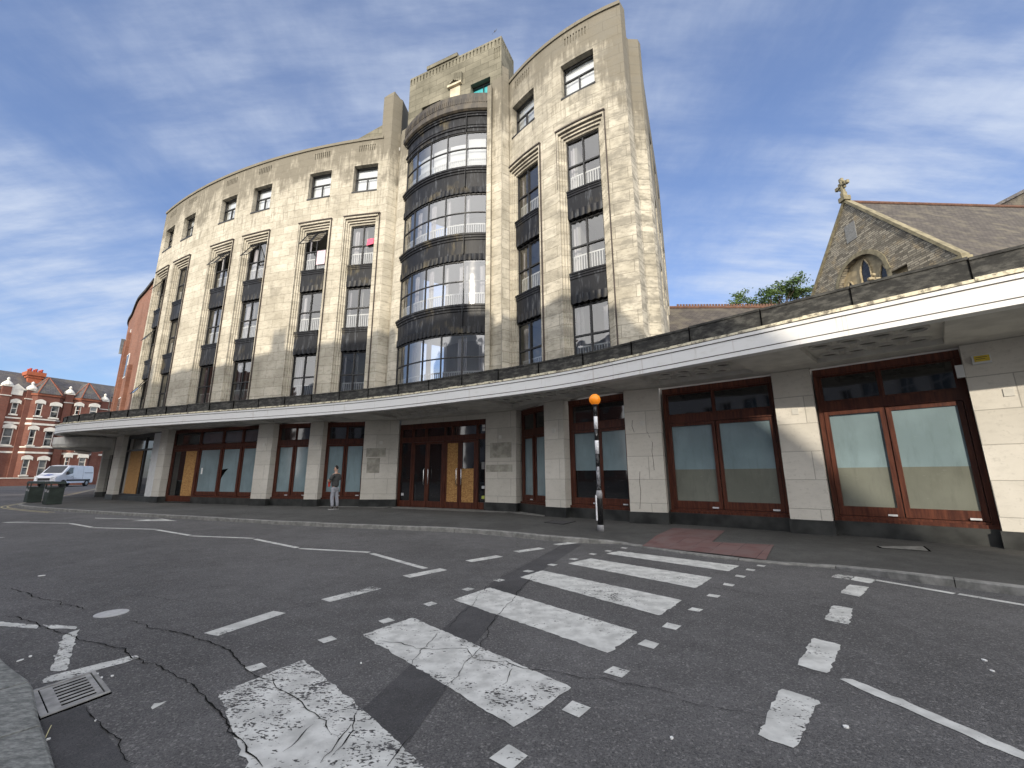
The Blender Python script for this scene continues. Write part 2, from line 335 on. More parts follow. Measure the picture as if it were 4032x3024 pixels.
mSash = M('house_glass', lambda g: (setc(g, g.mix(g.ramp(g.noise(g.pos, .9, 3), .4, .6), (.015, .016, .018), (.16, .17, .17))),), rough=.08, spec=.9)
mVan = simple('white_car_paint', (.74, .76, .80), .03, 3, .25, 0, coat=.5)
mBlue = simple('blue_stripe', (.02, .07, .35), .1, 3, .3, 0)
mTyre = simple('tyre_rubber', (.02, .02, .02), .2, 12, .9)
mPlastic = simple('black_plastic', (.025, .025, .027), .2, 9, .6)
mLight = simple('lamp_lens', (.55, .56, .58), .1, 5, .15, 0)
mHub = simple('wheel_silver', (.35, .35, .36), .1, 5, .35, 0, metal=.7)
mBin = simple('dark_green_bin', (.022, .034, .028), .3, 4, .5, .2)
mOrange = M('orange_globe', None, (.85, .27, .015), .35)
mOrange.node_tree.nodes['Principled BSDF'].inputs['Emission Color'].default_value = (1, .25, .01, 1); mOrange.node_tree.nodes['Principled BSDF'].inputs['Emission Strength'].default_value = .15
mBand = simple('white_band_paint', (.72, .72, .74), .12, 14, .5, .1)
mPoleB = M('chipped_black_paint', lambda g: setc(g, g.mix(g.math('MULTIPLY', g.ramp(g.noise(g.mapv(g.obj, (1, 1, .4)), 28, 4), .62, .67), .6), (.013, .013, .014), (.45, .45, .45))), rough=.4)
mGrey = simple('grey_base_paint', (.30, .30, .31), .15, 9, .6)
mSkin = simple('skin', (.50, .31, .23), .06, 9, .55, 0)
mTee = simple('charcoal_cotton', (.065, .066, .066), .2, 9, .95, .2)
mJog = simple('light_grey_jersey', (.30, .31, .35), .15, 9, .95, .3)
mHair = simple('dark_hair', (.018, .014, .012), .3, 40, .8, .3)
mShoe = simple('dark_trainer', (.06, .055, .05), .3, 12, .7)
mSole = simple('white_sole', (.38, .38, .37), .1, 9, .7, 0)
mRed = simple('red_plastic', (.55, .05, .03), .1, 5, .4, 0)
mChrome = simple('chrome', (.75, .75, .76), .05, 5, .2, 0, metal=1.)
mPink = simple('pink_cloth', (.75, .12, .20), .1, 8, .9, 0)
mTeal = simple('teal_blind', (.05, .38, .42), .1, 4, .6, 0)
mYel = simple('yellow_alarm', (.62, .46, .04), .1, 9, .4, 0)
mBark = simple('bark', (.10, .075, .05), .3, 9, .95, .4)
def leaf_fn(g):
    oi = g('ShaderNodeObjectInfo').outputs['Random']; f = g.noise(g.pos, .9, 4)
    setc(g, g.mix(g.ramp(f, .35, .65), (.05, .10, .022), (.12, .18, .05)))
mLeaf = M('leaves', leaf_fn, rough=.6)
mWhiteWall = simple('white_render_wall', (.74, .72, .68), .08, 1.5, .8, .1, 'pos')
mPaper = simple('paper_litter', (.75, .75, .73), .05, 9, .8, 0)
mYStraw = simple('straw', (.6, .55, .3), .1, 9, .8, 0)
mPaleIron = simple('pale_worn_metal', (.42, .42, .42), .12, 30, .6, .2)
mFish = simple('old_paint_blob', (.45, .45, .42), .2, 9, .8, 0)

# ------------------------------------------------------------------ relief walls
def relief(mb, fm, S, Z, rects, reveal=.36, hole_m=0, mat=0):
    """grid of cells along a wall; rects (s0,s1,z0,z1,depth|None): depth inwards, None = opening with a reveal"""
    eps = 1e-5
    def uniq(a):
        a = sorted(a); o = []
        for x in a:
            if not o or x-o[-1] > 1e-4: o.append(x)
        return o
    s0, s1, z0, z1 = S[0], S[-1], Z[0], Z[-1]
    SS = uniq(list(S)+[min(max(x, s0), s1) for r in rects for x in r[:2]]); ZZ = uniq(list(Z)+[min(max(x, z0), z1) for r in rects for x in r[2:4]])
    ns, nz = len(SS)-1, len(ZZ)-1; D = [[(0., True)]*nz for _ in range(ns)]
    for (a, b, c, d, dep) in [(r[0], r[1], r[2], r[3], r[4]) for r in rects]:
        for i in range(ns):
            ms = (SS[i]+SS[i+1])/2
            if a < ms < b:
                for j in range(nz):
                    mz = (ZZ[j]+ZZ[j+1])/2
                    if c < mz < d: D[i][j] = (dep, True) if dep is not None else (reveal, False)
    for i in range(ns):
        for j in range(nz):
            d, solid = D[i][j]; a, b, c, e = SS[i], SS[i+1], ZZ[j], ZZ[j+1]
            if solid: mb.face([fm(a, d, c), fm(b, d, c), fm(b, d, e), fm(a, d, e)], [(a, c), (b, c), (b, e), (a, e)], mat)
            if i+1 < ns:
                d2 = D[i+1][j][0]
                if abs(d2-d) > eps:
                    q = [fm(b, d, c), fm(b, d2, c), fm(b, d2, e), fm(b, d, e)]; uv = [(b+d, c), (b+d2, c), (b+d2, e), (b+d, e)]
                    mb.face(q, uv, mat)
            if j+1 < nz:
                d2 = D[i][j+1][0]
                if abs(d2-d) > eps: mb.face([fm(a, d, e), fm(b, d, e), fm(b, d2, e), fm(a, d2, e)], [(a, e+d), (b, e+d), (b, e+d2), (a, e+d2)], mat)
def arcmap(c, r):          # s is the arc length from the angle zero direction (-y)
    def fm(s, d, z): a = s/r; return (c[0]+(r-d)*math.sin(a), c[1]-(r-d)*math.cos(a), z)
    return fm
def linemap(A, B):
    A = Vector((A[0], A[1])); B = Vector((B[0], B[1])); t = (B-A).normalized(); nrm = Vector((t.y, -t.x))
    def fm(s, d, z): p = A+t*s-nrm*d; return (p.x, p.y, z)
    fm.L = (B-A).length; fm.t = t; fm.n = nrm
    return fm
def fr(a, b, st): n_ = max(1, int(math.ceil((b-a)/st))); return [a+(b-a)*i/n_ for i in range(n_+1)]
def slab(mb, fm, a, b, d0, d1, z0, z1, m=0, st=99):   # closed block: s a..b, depth d0 (front) .. d1 (back)
    ss = fr(a, b, st); V = []; Fc = []
    for s in ss: V += [fm(s, d0, z0), fm(s, d0, z1), fm(s, d1, z1), fm(s, d1, z0)]
    for i in range(len(ss)-1):
        k = i*4; Fc += [(k, k+4, k+5, k+1), (k+1, k+5, k+6, k+2), (k+2, k+6, k+7, k+3), (k+3, k+7, k+4, k)]
    Fc += [(0, 1, 2, 3), tuple(len(V)-4+i for i in (3, 2, 1, 0))]
    k0 = len(mb.v); mb.v += V
    for f in Fc:
        mb.f.append(tuple(i+k0 for i in f)); mb.m.append(m)
        for i in f: mb.uv.append((ss[i//4]+(0 if i % 4 < 2 else d1), V[i][2]))

LC, LR = (-.8476, 61.846), 42.344
RC, RR = (8.136, 22.503), 10.0574
BC, BR = (-1.375, 22.529), 5.134
lw = arcmap(LC, LR); rw = arcmap(RC, RR); bw_ = arcmap(BC, BR)
PAR = 19.98

hotel = root('office_hotel_building', 'large curved pale limestone 1930s building with a central glazed bay and a long white canopy', 'building', (-7, 24, 0))
HOT = hotel
# --- tall stepped window strips + attic windows
def strip_rects(s, W=.71):
    r = []
    for k, (w, d) in enumerate(((1.02, -.05), (.95, .05), (.87, .12), (.79, .19))): r.append((s-w, s+w, 3.0, 14.68+.44-.11*k, d))
    r.append((s-W, s+W, 3.0, 14.68, None)); r.append((s-W, s+W, 16.63, 18.27, None))
    for i in range(8): r.append((s-.5+i*.13, s-.44+i*.13, 19.15, 19.55, .05))
    return r
LS = [R_(a)*LR for a in (-9.7, -13.5, -19.02, -22.85, -28.55, -32.3)]
RS = [R_(a)*RR for a in (-49.2, -32.8)]
mb = MB(); relief(mb, lw, fr(R_(-34.2)*LR, R_(-8.45)*LR, 1.2), fr(4.2, PAR-.16, 4), [r for s in LS for r in strip_rects(s)])
slab(mb, lw, R_(-34.2)*LR, R_(-8.45)*LR, -.06, .5, PAR-.16, PAR, 0, 1.2)
# end return of the wing
e0 = lw(R_(-34.2)*LR, 0, 0); e1 = lw(R_(-34.2)*LR, 9, 0)
mb.face([(e1[0]-.5, e1[1], 4), (e0[0], e0[1], 4), (e0[0], e0[1], PAR), (e1[0]-.5, e1[1], PAR)], [(0, 4), (9, 4), (9, PAR), (0, PAR)])
mb.build('left_wing_wall', mStone, HOT)
mb = MB(); ra0, ra1 = R_(-57)*RR, R_(-22.1)*RR
relief(mb, rw, fr(ra0, ra1, .6), fr(4.2, PAR-.16, 4), [r for s in RS for r in strip_rects(s, .72)] )
slab(mb, rw, ra0, ra1, -.06, .5, PAR-.16, PAR, 0, .6)
A = rw(ra1, 0, 0)[:2]
pts = [A, (4.62, 13.5), (4.70, 13.95), (4.86, 14.35), (5.02, 14.5), (5.45, 14.52), (5.62, 14.72), (5.66, 14.95), (5.9, 15.5), (6.35, 16.6), (9.6, 24.)]
tops = [PAR]*4+[19.6]*6
dist = 0
for i in range(len(pts)-1):
    fm = linemap(pts[i], pts[i+1]); L = fm.L; zt = PAR if i < 3 else 19.75
    rc = []
    if i == 2: rc = [(.1, .3, z, z+1.3, .2) for z in (6, 9.5, 13, 16.6)]
    if i == 9: rc = [(1.0+k*2.4, 2.2+k*2.4, z, z+2.2, .25) for k in range(3) for z in (5.4, 8.9, 12.3, 16)]
    relief(mb, fm, [0, L], fr(4.2, zt, 4), rc); 
mb.face([(pts[3][0], pts[3][1], PAR), (pts[2][0], pts[2][1], PAR), (4.3, 15.5, PAR), (4.6, 16, PAR)])
mb.build('right_wing_wall', mStone, HOT)
# ground floor continues behind; interior rooms, floors, roof
mb = MB()
for (fm, a, b) in ((lw, R_(-34.8)*LR, R_(-6.5)*LR), (rw, R_(-58)*RR, R_(-24)*RR)):
    for z in (4.3, 8.05, 11.5, 14.95): slab(mb, fm, a, b, .5, 3.4, z, z+.28, 1, 1.5)
    slab(mb, fm, a, b, .3, 6, 19.2, 19.4, 0, 1.5)
    slab(mb, fm, a, b, 3.4, 3.5, 4.3, 19.2, 0, 1.5)
    nn = 9 if fm is lw else 3
    for k in range(nn+1):
        s = a+(b-a)*k/nn; slab(mb, fm, s-.06, s+.06, .55, 3.4, 4.6, 19.2, 0)
for z in (4.3, 8.05, 11.5, 14.95): slab(mb, bw_, R_(-56)*BR, R_(6)*BR, .25, 2.6, z, z+.28, 1, .5)
slab(mb, bw_, R_(-56)*BR, R_(6)*BR, .1, 3.2, 18.4, 18.6, 0, .5); slab(mb, bw_, R_(-56)*BR, R_(6)*BR, 2.6, 2.7, 4.3, 18.4, 0, .5)
mb.build('interior_rooms', [mRoom, mCeil], HOT)

# --- windows in the strips
def win_frame(mb, fm, s0, s1, z0, z1, d=.30, mull=1, tr=.5, t=.05, toplight=False):
    slab(mb, fm, s0, s1, d-.02, d+.06, z1-t, z1); slab(mb, fm, s0, s1, d-.02, d+.06, z0, z0+t)
    slab(mb, fm, s0, s0+t, d-.018, d+.058, z0+t, z1-t); slab(mb, fm, s1-t, s1, d-.018, d+.058, z0+t, z1-t)
    zt = z0+(z1-z0)*tr; slab(mb, fm, s0+t, s1-t, d-.03, d+.05, zt-.03, zt+.03)
    sm = (s0+s1)/2
    slab(mb, fm, sm-.028, sm+.028, d-.022, d+.052, z0+t, zt-.03)
    if not toplight: slab(mb, fm, sm-.028, sm+.028, d-.022, d+.052, zt+.03, z1-t)
def rails(par, fm, s0, s1, z0, hgt=.78, d=.42, st=.11):
    mb = MB(); slab(mb, fm, s0, s1, d, d+.04, z0+hgt-.05, z0+hgt, 0, .5); slab(mb, fm, s0, s1, d, d+.04, z0+.04, z0+.08, 0, .5)
    k = int((s1-s0)/st)
    for i in range(k+1): s = s0+.02+i*(s1-s0-.04)/k; slab(mb, fm, s-.014, s+.014, d+.005, d+.035, z0+.08, z0+hgt-.05)
    return mb.build('balustrade', mRail, par)
def curtain(par, fm, s0, s1, z0, z1, d=.55, mt=None):
    mb = MB(); n_ = max(6, int((s1-s0)/.035)); V = []
    for i in range(n_+1):
        s = s0+(s1-s0)*i/n_; dd = d+.035*math.sin(i*1.1); V += [fm(s, dd, z0), fm(s, dd, z1)]
    mb.shared(V, [(2*i, 2*i+2, 2*i+3, 2*i+1) for i in range(n_)]); return mb.build('curtain', mt or mCurt, par, True)
def pane(par, fm, s0, s1, z0, z1, d=.32, mt=None, st=9):
    mb = MB(); ss = fr(s0, s1, st)
    for a, b in zip(ss, ss[1:]): mb.face([fm(a, d, z0), fm(b, d, z0), fm(b, d, z1), fm(a, d, z1)])
    return mb.build('glass', mt or mGlass, par)
def open_vent(par, fm, s0, s1, z0, z1, d=.28, ang=32):   # top hung casement pushed out
    mb = MB(); L = z1-z0; ca, sa = math.cos(R_(ang)), math.sin(R_(ang))
    def q(s, l, o=0.): return fm(s, d-l*sa-o, z1-l*ca)
    for a, b, l0, l1 in ((s0, s1, 0, .045), (s0, s1, L-.045, L), (s0, s0+.045, 0, L), (s1-.045, s1, 0, L)):
        V = [q(a, l0), q(b, l0), q(b, l1), q(a, l1), q(a, l0, .035), q(b, l0, .035), q(b, l1, .035), q(a, l1, .035)]
        mb.shared(V, [(0, 1, 2, 3), (7, 6, 5, 4), (0, 4, 5, 1), (1, 5, 6, 2), (2, 6, 7, 3), (3, 7, 4, 0)])
    c = mb.build('open_casement', mSteel, par); g = MB(); g.face([q(s0+.04, .04, .01), q(s1-.04, .04, .01), q(s1-.04, L-.04, .01), q(s0+.04, L-.04, .01)]); return g.build('casement_glass', mGlass, par)
def spandrel(fm, s0, s1, zb, zt, d=.16):     # ledge, black panel, scalloped foot
    mb = MB()
    slab(mb, fm, s0, s1, d-.075, d+.3, zt-.06, zt, 0, .3); slab(mb, fm, s0, s1, d-.045, d+.3, zt-.14, zt-.065, 0, .3); slab(mb, fm, s0, s1, d-.03, d+.3, zt-.24, zt-.165, 0, .3)
    slab(mb, fm, s0, s1, d, d+.3, zb+.34, zt-.24, 0, .3)
    n_ = max(4, round((s1-s0)/.26)); w = (s1-s0)/n_
    for i in range(n_):
        V = []; K = 6
        for k in range(K+1):
            s = s0+i*w+w*k/K; o = math.sin(math.pi*k/K); V += [fm(s, d-.01-.025*o, zb+.34), fm(s, d+.0-.04*o, zb+.06*(1-o)), fm(s, d+.2, zb+.06*(1-o))]
        Fc = []
        for k in range(K): q = 3*k; Fc += [(q+1, q+4, q+3, q), (q+2, q+5, q+4, q+1)]
        mb.shared(V, Fc)
    return mb.build('spandrel_panel', mBlack, HOT)
rnd = random.Random(3)
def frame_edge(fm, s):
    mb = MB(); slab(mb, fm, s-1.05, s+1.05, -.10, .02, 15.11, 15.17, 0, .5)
    slab(mb, fm, s-.96, s+.96, .02, .06, 14.975, 15.02, 0, .5); slab(mb, fm, s-.88, s+.88, .09, .13, 14.865, 14.91, 0, .5); slab(mb, fm, s-.80, s+.80, .16, .2, 14.76, 14.80, 0, .5)  # stained edges; dark colour also stands in for shade under each step
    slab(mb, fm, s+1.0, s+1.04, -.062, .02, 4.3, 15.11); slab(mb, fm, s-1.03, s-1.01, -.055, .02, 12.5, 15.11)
    return mb.build('stain_shade_drip_mould', mStainShade, HOT)
def strip(fm, s, W, idx):
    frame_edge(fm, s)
    s0, s1 = s-W, s+W
    for fl, (zb, zt) in enumerate(((5.25, 7.6), (8.86, 11.08), (12.33, 14.67))):
        mb = MB(); win_frame(mb, fm, s0, s1, zb, zt); w = mb.build('window', mSteel, HOT)
        sm = s; zt2 = (zb+zt)/2
        vent = (idx, fl) in ((0, 99), (1, 99), (2, 2), (3, 2), (4, 99), (5, 2), (5, 1), (5, 0)) or (idx, fl) in ((1, 2),)
        if vent:
            pane(w, fm, s0, s1, zb, zt2); open_vent(w, fm, s0+.04, s-.03, zt2+.03, zt-.05)
            if idx in (1, 3): open_vent(w, fm, s+.03, s1-.04, zt2+.03, zt-.05)
            else: pane(w, fm, s, s1, zt2, zt)
        else: pane(w, fm, s0, s1, zb, zt)
        rails(w, fm, s0+.06, s1-.06, zb+.03)
        cw = rnd.choice((.14, .22, .32)); curtain(w, fm, s0+.03, s0+cw, zb, zt-.1)
        if rnd.random() < .35: curtain(w, fm, s1-rnd.choice((.2, .3)), s1-.03, zb, zt-.1)
        if idx == 0 and fl == 2:
            m2 = MB(); V = [fm(s1-.42, .22, zt2+.32), fm(s1-.06, .22, zt2+.36), fm(s1-.06, .2, zt2+.02), fm(s1-.44, .2, zt2-.06)]; V += [(p[0], p[1]+.02, p[2]) for p in V]
            m2.shared(V, [(3, 2, 1, 0), (4, 5, 6, 7), (0, 1, 5, 4), (2, 3, 7, 6), (1, 2, 6, 5), (3, 0, 4, 7)]); m2.build('towel', mPink, w)
        if idx == 1 and fl == 2:
            m2 = MB(); slab(m2, fm, s+.08, s1-.1, .26, .27, zb+.35, zt2); m2.build('towel', simple('pale_pink_cloth', (.62, .50, .56), .1, 9, .9, 0), w)
    spandrel(fm, s0, s1, 7.62, 8.86); spandrel(fm, s0, s1, 11.1, 12.33)
    mb = MB(); win_frame(mb, fm, s0, s1, 16.63, 18.27, .26, tr=.58, toplight=True); slab(mb, fm, s0-.03, s1+.03, -.03, .3, 16.56, 16.64); w = mb.build('window', mSteel, HOT)
    pane(w, fm, s0, s1, 16.63, 18.27, .28)
    mb = MB(); slab(mb, fm, s0, s1, .42, .44, 16.66, 18.25, 0, .4); mb.build('blind', mBlind, w)
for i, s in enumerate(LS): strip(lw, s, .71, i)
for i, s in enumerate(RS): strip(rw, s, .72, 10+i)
# --- central bay
ba = [R_(a)*BR for a in (-53.5, -42.0, -30.8, -19.7, -8.7, 2.4)]
def band(fm, a, b, prof, m=0, mb=None, st=.3):    # profile of (outward, z) swept along the bay
    mb = mb or MB(); ss = fr(a, b, st); n_ = len(prof); V = [fm(s, -o, z) for s in ss for o, z in prof]; Fc = []
    for i in range(len(ss)-1):
        for k in range(n_): Fc.append((i*n_+k, i*n_+(k+1) % n_, (i+1)*n_+(k+1) % n_, (i+1)*n_+k))
    Fc += [tuple(range(n_-1, -1, -1)), tuple((len(ss)-1)*n_+k for k in range(n_))]
    mb.shared(V, Fc, m); return mb
B0, B1 = ba[0]-.12, ba[-1]+.1
for zb, zt in ((4.9, 5.25), (7.52, 8.85), (10.98, 12.31), (14.43, 15.83)):
    mb = MB(); h_ = zb+.34
    band(bw_, B0, B1, [(-.2, h_), (.03, h_), (.03, zt-.30), (.07, zt-.30), (.07, zt-.2), (.12, zt-.19), (.12, zt-.1), (.16, zt-.09), (.16, zt), (-.2, zt)], mb=mb)
    n_ = 22; w = (B1-B0)/n_
    for i in range(n_):
        V = []; K = 6
        for k in range(K+1):
            s = B0+i*w+w*k/K; o = math.sin(math.pi*k/K); V += [bw_(s, -.035-.03*o, h_), bw_(s, -.03-.05*o, zb+.07*(1-o)), bw_(s, .2, zb+.07*(1-o))]
        mb.shared(V, [f for k in range(K) for f in ((3*k+1, 3*k+4, 3*k+3, 3*k), (3*k+2, 3*k+5, 3*k+4, 3*k+1))])
    slab(mb, bw_, ba[4]-.015, ba[4]+.015, -.17, 0, zb+.3, zt+.003)
    mb.build('bay_spandrel_band', mBlack, HOT)
mb = band(bw_, B0, B1, [(-.2, 17.85), (.04, 17.85), (.04, 18.02), (.09, 18.04), (.09, 18.12), (.03, 18.13), (.03, 18.2), (.06, 18.22), (.02, 18.24), (.02, 18.70), (.08, 18.72), (.08, 18.80), (.13, 18.82), (.13, 18.90), (-.2, 18.90)])
slab(mb, bw_, ba[4]-.015, ba[4]+.015, -.15, 0, 17.86, 18.89)
mb.build('bay_head_band', mBlack, HOT)
mb = band(bw_, B0-.05, B1+.02, [(-.6, 18.91), (.18, 18.91), (.26, 18.98), (.26, 19.2), (.20, 19.22), (.20, 19.9), (-.6, 19.9)])
for i in range(46):
    s = B0+.05+i*(B1-B0-.1)/46; slab(mb, bw_, s, s+.055, -.225, -.1, 19.36, 19.66)
mb.build('bay_cornice', mCap, HOT)
for fi, (zb, zt) in enumerate(((5.25, 7.52), (8.85, 10.98), (12.31, 14.43), (15.83, 17.85))):
    for k in range(5):
        a, b = ba[k], ba[k+1]; mb = MB()
        slab(mb, bw_, a-.02, a+.025, -.01, .06, zb, zt); slab(mb, bw_, b-.025, b+.02, -.008, .058, zb, zt)
        zm_ = zb+(zt-zb)*.54
        for z in (zb, zm_-.02, zt-.05): slab(mb, bw_, a+.025, b-.025, -.006, .055, z, z+.045, 0, .3)
        w = mb.build('bay_window', mSteel, HOT)
        tilt = .11 if (k == 4 and fi == 1) else 0
        mb = MB(); ss = fr(a+.02, b-.02, .17)
        V = [bw_(s, .03-(tilt if z == zt-.03 else 0), z) for s in ss for z in (zb+.03, zt-.03)]
        mb.shared(V, [(2*i, 2*i+2, 2*i+3, 2*i+1) for i in range(len(ss)-1)]); mb.build('glass', mGlassBay, w, True)
        rails(w, bw_, a+.04, b-.04, zb+.02, .62, .12, .105)
        if fi == 3:
            if k >= 1: mb = MB(); slab(mb, bw_, a+.06, b-.06, .2, .22, zb+.05, zt-(.5 if k != 4 else .25), 0, .3); mb.build('blind', mBlind, w)
        else:
            curtain(w, bw_, a+.03, a+(.3 if k in (2, 1) else .16), zb, zt-.12, .22)
            if k in (3, 4) and fi < 2: curtain(w, bw_, b-.28, b-.04, zb, zt-.12, .25)
# --- piers beside the bay, central tower block
def prism_uv(mb, poly, z0, z1, m=0):
    n_ = len(poly); u = 0
    for i in range(n_):
        a, b = poly[i], poly[(i+1) % n_]; L = math.hypot(b[0]-a[0], b[1]-a[1])
        mb.face([(a[0], a[1], z0), (b[0], b[1], z0), (b[0], b[1], z1), (a[0], a[1], z1)], [(u, z0), (u+L, z0), (u+L, z1), (u, z1)], m); u += L
    mb.face([(p[0], p[1], z1) for p in poly], [(p[0], p[1]) for p in poly], m)
mb = MB()
prism_uv(mb, [(-7.22, 20.02), (-6.62, 19.84), (-6.2, 20.2), (-6.0, 21.6), (-7.3, 21.6)], 4.2, 22.6)
mb.face([(-7.22, 20.02, 22.6), (-6.62, 19.84, 22.6), (-6.62, 19.95, 22.95), (-7.0, 20.1, 22.9)], [(0, 0), (.6, 0), (.6, .4), (0, .4)])
mb.face([(-6.62, 19.84, 22.6), (-6.2, 20.2, 22.6), (-6.3, 20.4, 22.75), (-6.62, 19.95, 22.95)], [(0, 0), (.6, 0), (.6, .4), (0, .4)])
mb.face([(-7.0, 20.1, 22.9), (-6.62, 19.95, 22.95), (-6.3, 20.4, 22.75), (-6.0, 21.6, 22.6), (-7.3, 21.6, 22.6)])
mb.face([(-7.22, 20.02, 22.6), (-7.0, 20.1, 22.9), (-7.3, 21.6, 22.6)])
prism_uv(mb, [(-6.2, 20.2), (-6.02, 19.80), (-5.9, 19.72), (-5.55, 19.5), (-5.2, 19.6), (-5.6, 20.6)], 4.2, 20.15)
mb.build('left_bay_pier', mStone, HOT)
mb = MB()
prism_uv(mb, [(-1.17, 17.42), (-1.14, 17.12), (-.94, 17.03), (-.9, 17.25), (-.9, 17.9), (-1.1, 17.9)], 4.2, 20.2)
prism_uv(mb, [(-.92, 17.24), (-.44, 16.93), (-.40, 16.4), (-.1, 16.6), (.3, 18.6), (-.9, 18.6)], 4.2, 20.6)
mb.build('right_bay_pier', mStone, HOT)
TL, TR = Vector((-5.62, 19.42)), Vector((-.46, 17.05)); tl = linemap(TL, TR); TW = tl.L
mb = MB(); rc = [(TW-1.75, TW-.62, 19.95, 21.0, None), (.9, 2.1, 19.95, 20.9, None)]
rc += [(i*.21+.05, i*.21+.12, 22.75, 23.1, .06) for i in range(int(TW/.21))] + [(TW-.42+k*.1, TW-.37+k*.1, 21.9, 22.6, .04) for k in range(4)]
relief(mb, tl, fr(0, TW, 2), [18.8, 21, 23.2], rc, .3)
back = [TL+Vector((.46, 1.0))*1.2, TR+Vector((.46, 1.0))*1.35]
for a, b in ((TR, back[1]), (back[0], TL), (back[1], back[0])):
    f2 = linemap(a, b); relief(mb, f2, [0, f2.L], [18.8, 23.2], [(i*.21+.05, i*.21+.12, 22.75, 23.1, .06) for i in range(int(f2.L/.21))])
q = [TL, TR, back[1], back[0]]; mb.face([(p.x, p.y, 23.2) for p in q])
slab(mb, tl, 1.15, 3.1, -.07, .2, 23.2, 23.42)
mb.build('tower_block', mStoneT, HOT)
mb = MB(); slab(mb, tl, TW-1.75, TW-.62, .25, .3, 20.9, 21.0); slab(mb, tl, TW-1.16, TW-1.12, .25, .3, 19.95, 20.9); w = mb.build('tower_window', mSteel, HOT)
mb = MB(); slab(mb, tl, TW-1.75, TW-.62, .34, .36, 19.95, 20.9); mb.build('teal_blind', mTeal, w)
mb = MB(); slab(mb, tl, .9, 2.1, .25, .3, 19.95, 20.9); w = mb.build('tower_window', mSteel, HOT)
mb = MB()    # projecting corbel with broken stone below
k0 = TW*.53
for k in range(9): slab(mb, tl, k0-.45+k*.1, k0-.36+k*.1, -.22+.02*abs(k-4), .1, 21.55+.045*abs(k-4)*(-1), 21.95)
mb.build('keystone', mStoneT, HOT)
mb = MB(); slab(mb, tl, k0-.42, k0+.42, -.16, .1, 21.28, 21.40); slab(mb, tl, k0-.3, k0+.3, -.03, .1, 20.1, 21.28); mb.build('corbel', simple('pale_new_stone', (.52, .46, .34), .15, 3, .9), HOT)
# raked parapet between left wing and pier, and set back wall on the right
mb = MB(); q0, q1 = (-9.7, 21.0), (-6.6, 20.9)
f2 = linemap(q0, q1)
mb.prism([(-9.7, 20.9), (-7.1, 20.7), (-7.1, 21.2), (-9.7, 21.4)], 19.5, lambda x, y: 20.1+(x+9.7)*.60)
mb.build('raked_parapet', mStoneT, HOT); mb = MB()
mb.prism([(.2, 17.3), (2.2, 16.0), (2.5, 16.5), (.5, 17.8)], 19.5, 21.2)
mb.build('set_back_wall', mStoneT, HOT)

# ------------------------------------------------------------------ ground floor: piers, shop windows, entrance
arcS = lambda a, r=LR: (LC[0]+r*math.sin(R_(a)), LC[1]-r*math.cos(R_(a)))
def arc_at(u):      # angle on the ground floor arc seen in column u near v=1070
    best = None
    for k in range(700):
        a = -45+k*.06; x, y = arcS(a); d = ray(u, 1075); e = abs(d.x/d.y-x/y)
        if best is None or e < best[0]-1e-9: best = (e, a)
    return best[1]
aB0, aB1, aC0, aC1, aD0 = arc_at(540), arc_at(574), arc_at(656), arc_at(684), arc_at(777)
aA0, aA1 = arc_at(325), arc_at(341); aZ0, aZ1 = -36.5, -34.3
Epts = dict(Y0=arcS(-43.4), Y1=arcS(-42.0), Z0=arcS(aZ0), Z1=arcS(aZ1), A0=arcS(aA0), A1=arcS(aA1), B0=arcS(aB0), B1=arcS(aB1), C0=arcS(aC0), C1=arcS(aC1), D0=(-7.05, 20.1), D1=(-5.38, 20.0),
            E0=(-1.12, 17.75), E1=(.14, 16.95), F0=(1.15, 15.15), F1=(1.78, 14.6), G0=(3.50, 13.02), G1=(4.44, 12.55), H0=(6.77, 10.72), H1=(7.42, 10.2), I0=(9.25, 8.36), I1=(9.95, 7.62), J0=(12.6, 4.9), J1=(13.4, 4.2))
GZ = .107
def pier(a, b, name='stone_pier', depth=.55):
    fm = linemap(Epts[a], Epts[b]); L = fm.L; mb = MB()
    e = elev(*Epts[a])
    relief(mb, fm, [0, L], [.43+e, 4.3], [])
    for (x0, x1) in (((0, depth), (0, 0)), ((L, 0), (L, depth))):
        p0 = fm(x0[0], x0[1], 0); p1 = fm(x1[0], x1[1], 0); f2 = linemap(p0[:2], p1[:2]); relief(mb, f2, [0, f2.L], [.43+e, 4.3], [])
    o = mb.build(name, mPier, HOT)
    mb = MB(); slab(mb, fm, -.03, L+.03, -.035, depth, e+.0, .43+e); mb.build('pier_plinth', mGran, o)
    if L > .45:
        mb = MB(); slab(mb, fm, L/2-.07, L/2+.07, -.02, .01, 2.95, 3.1); mb.build('lamp_bracket_scar', mSoffit, o)
    return o
for a, b in (('Y0', 'Y1'), ('Z0', 'Z1'), ('A0', 'A1'), ('B0', 'B1'), ('C0', 'C1'), ('D0', 'D1'), ('E0', 'E1'), ('F0', 'F1'), ('G0', 'G1'), ('H0', 'H1'), ('I0', 'I1'), ('J0', 'J1')): pier(a, b)
def leaf(mb, fm, a, b, z0, z1, d, t=.09, bot=.2, th=.06):      # a glazed timber leaf (rails and stiles)
    slab(mb, fm, a, a+t, d, d+th, z0, z1); slab(mb, fm, b-t, b, d, d+th, z0, z1); slab(mb, fm, a+t, b-t, d+.002, d+th, z1-t, z1); slab(mb, fm, a+t, b-t, d+.002, d+th, z0, z0+bot)
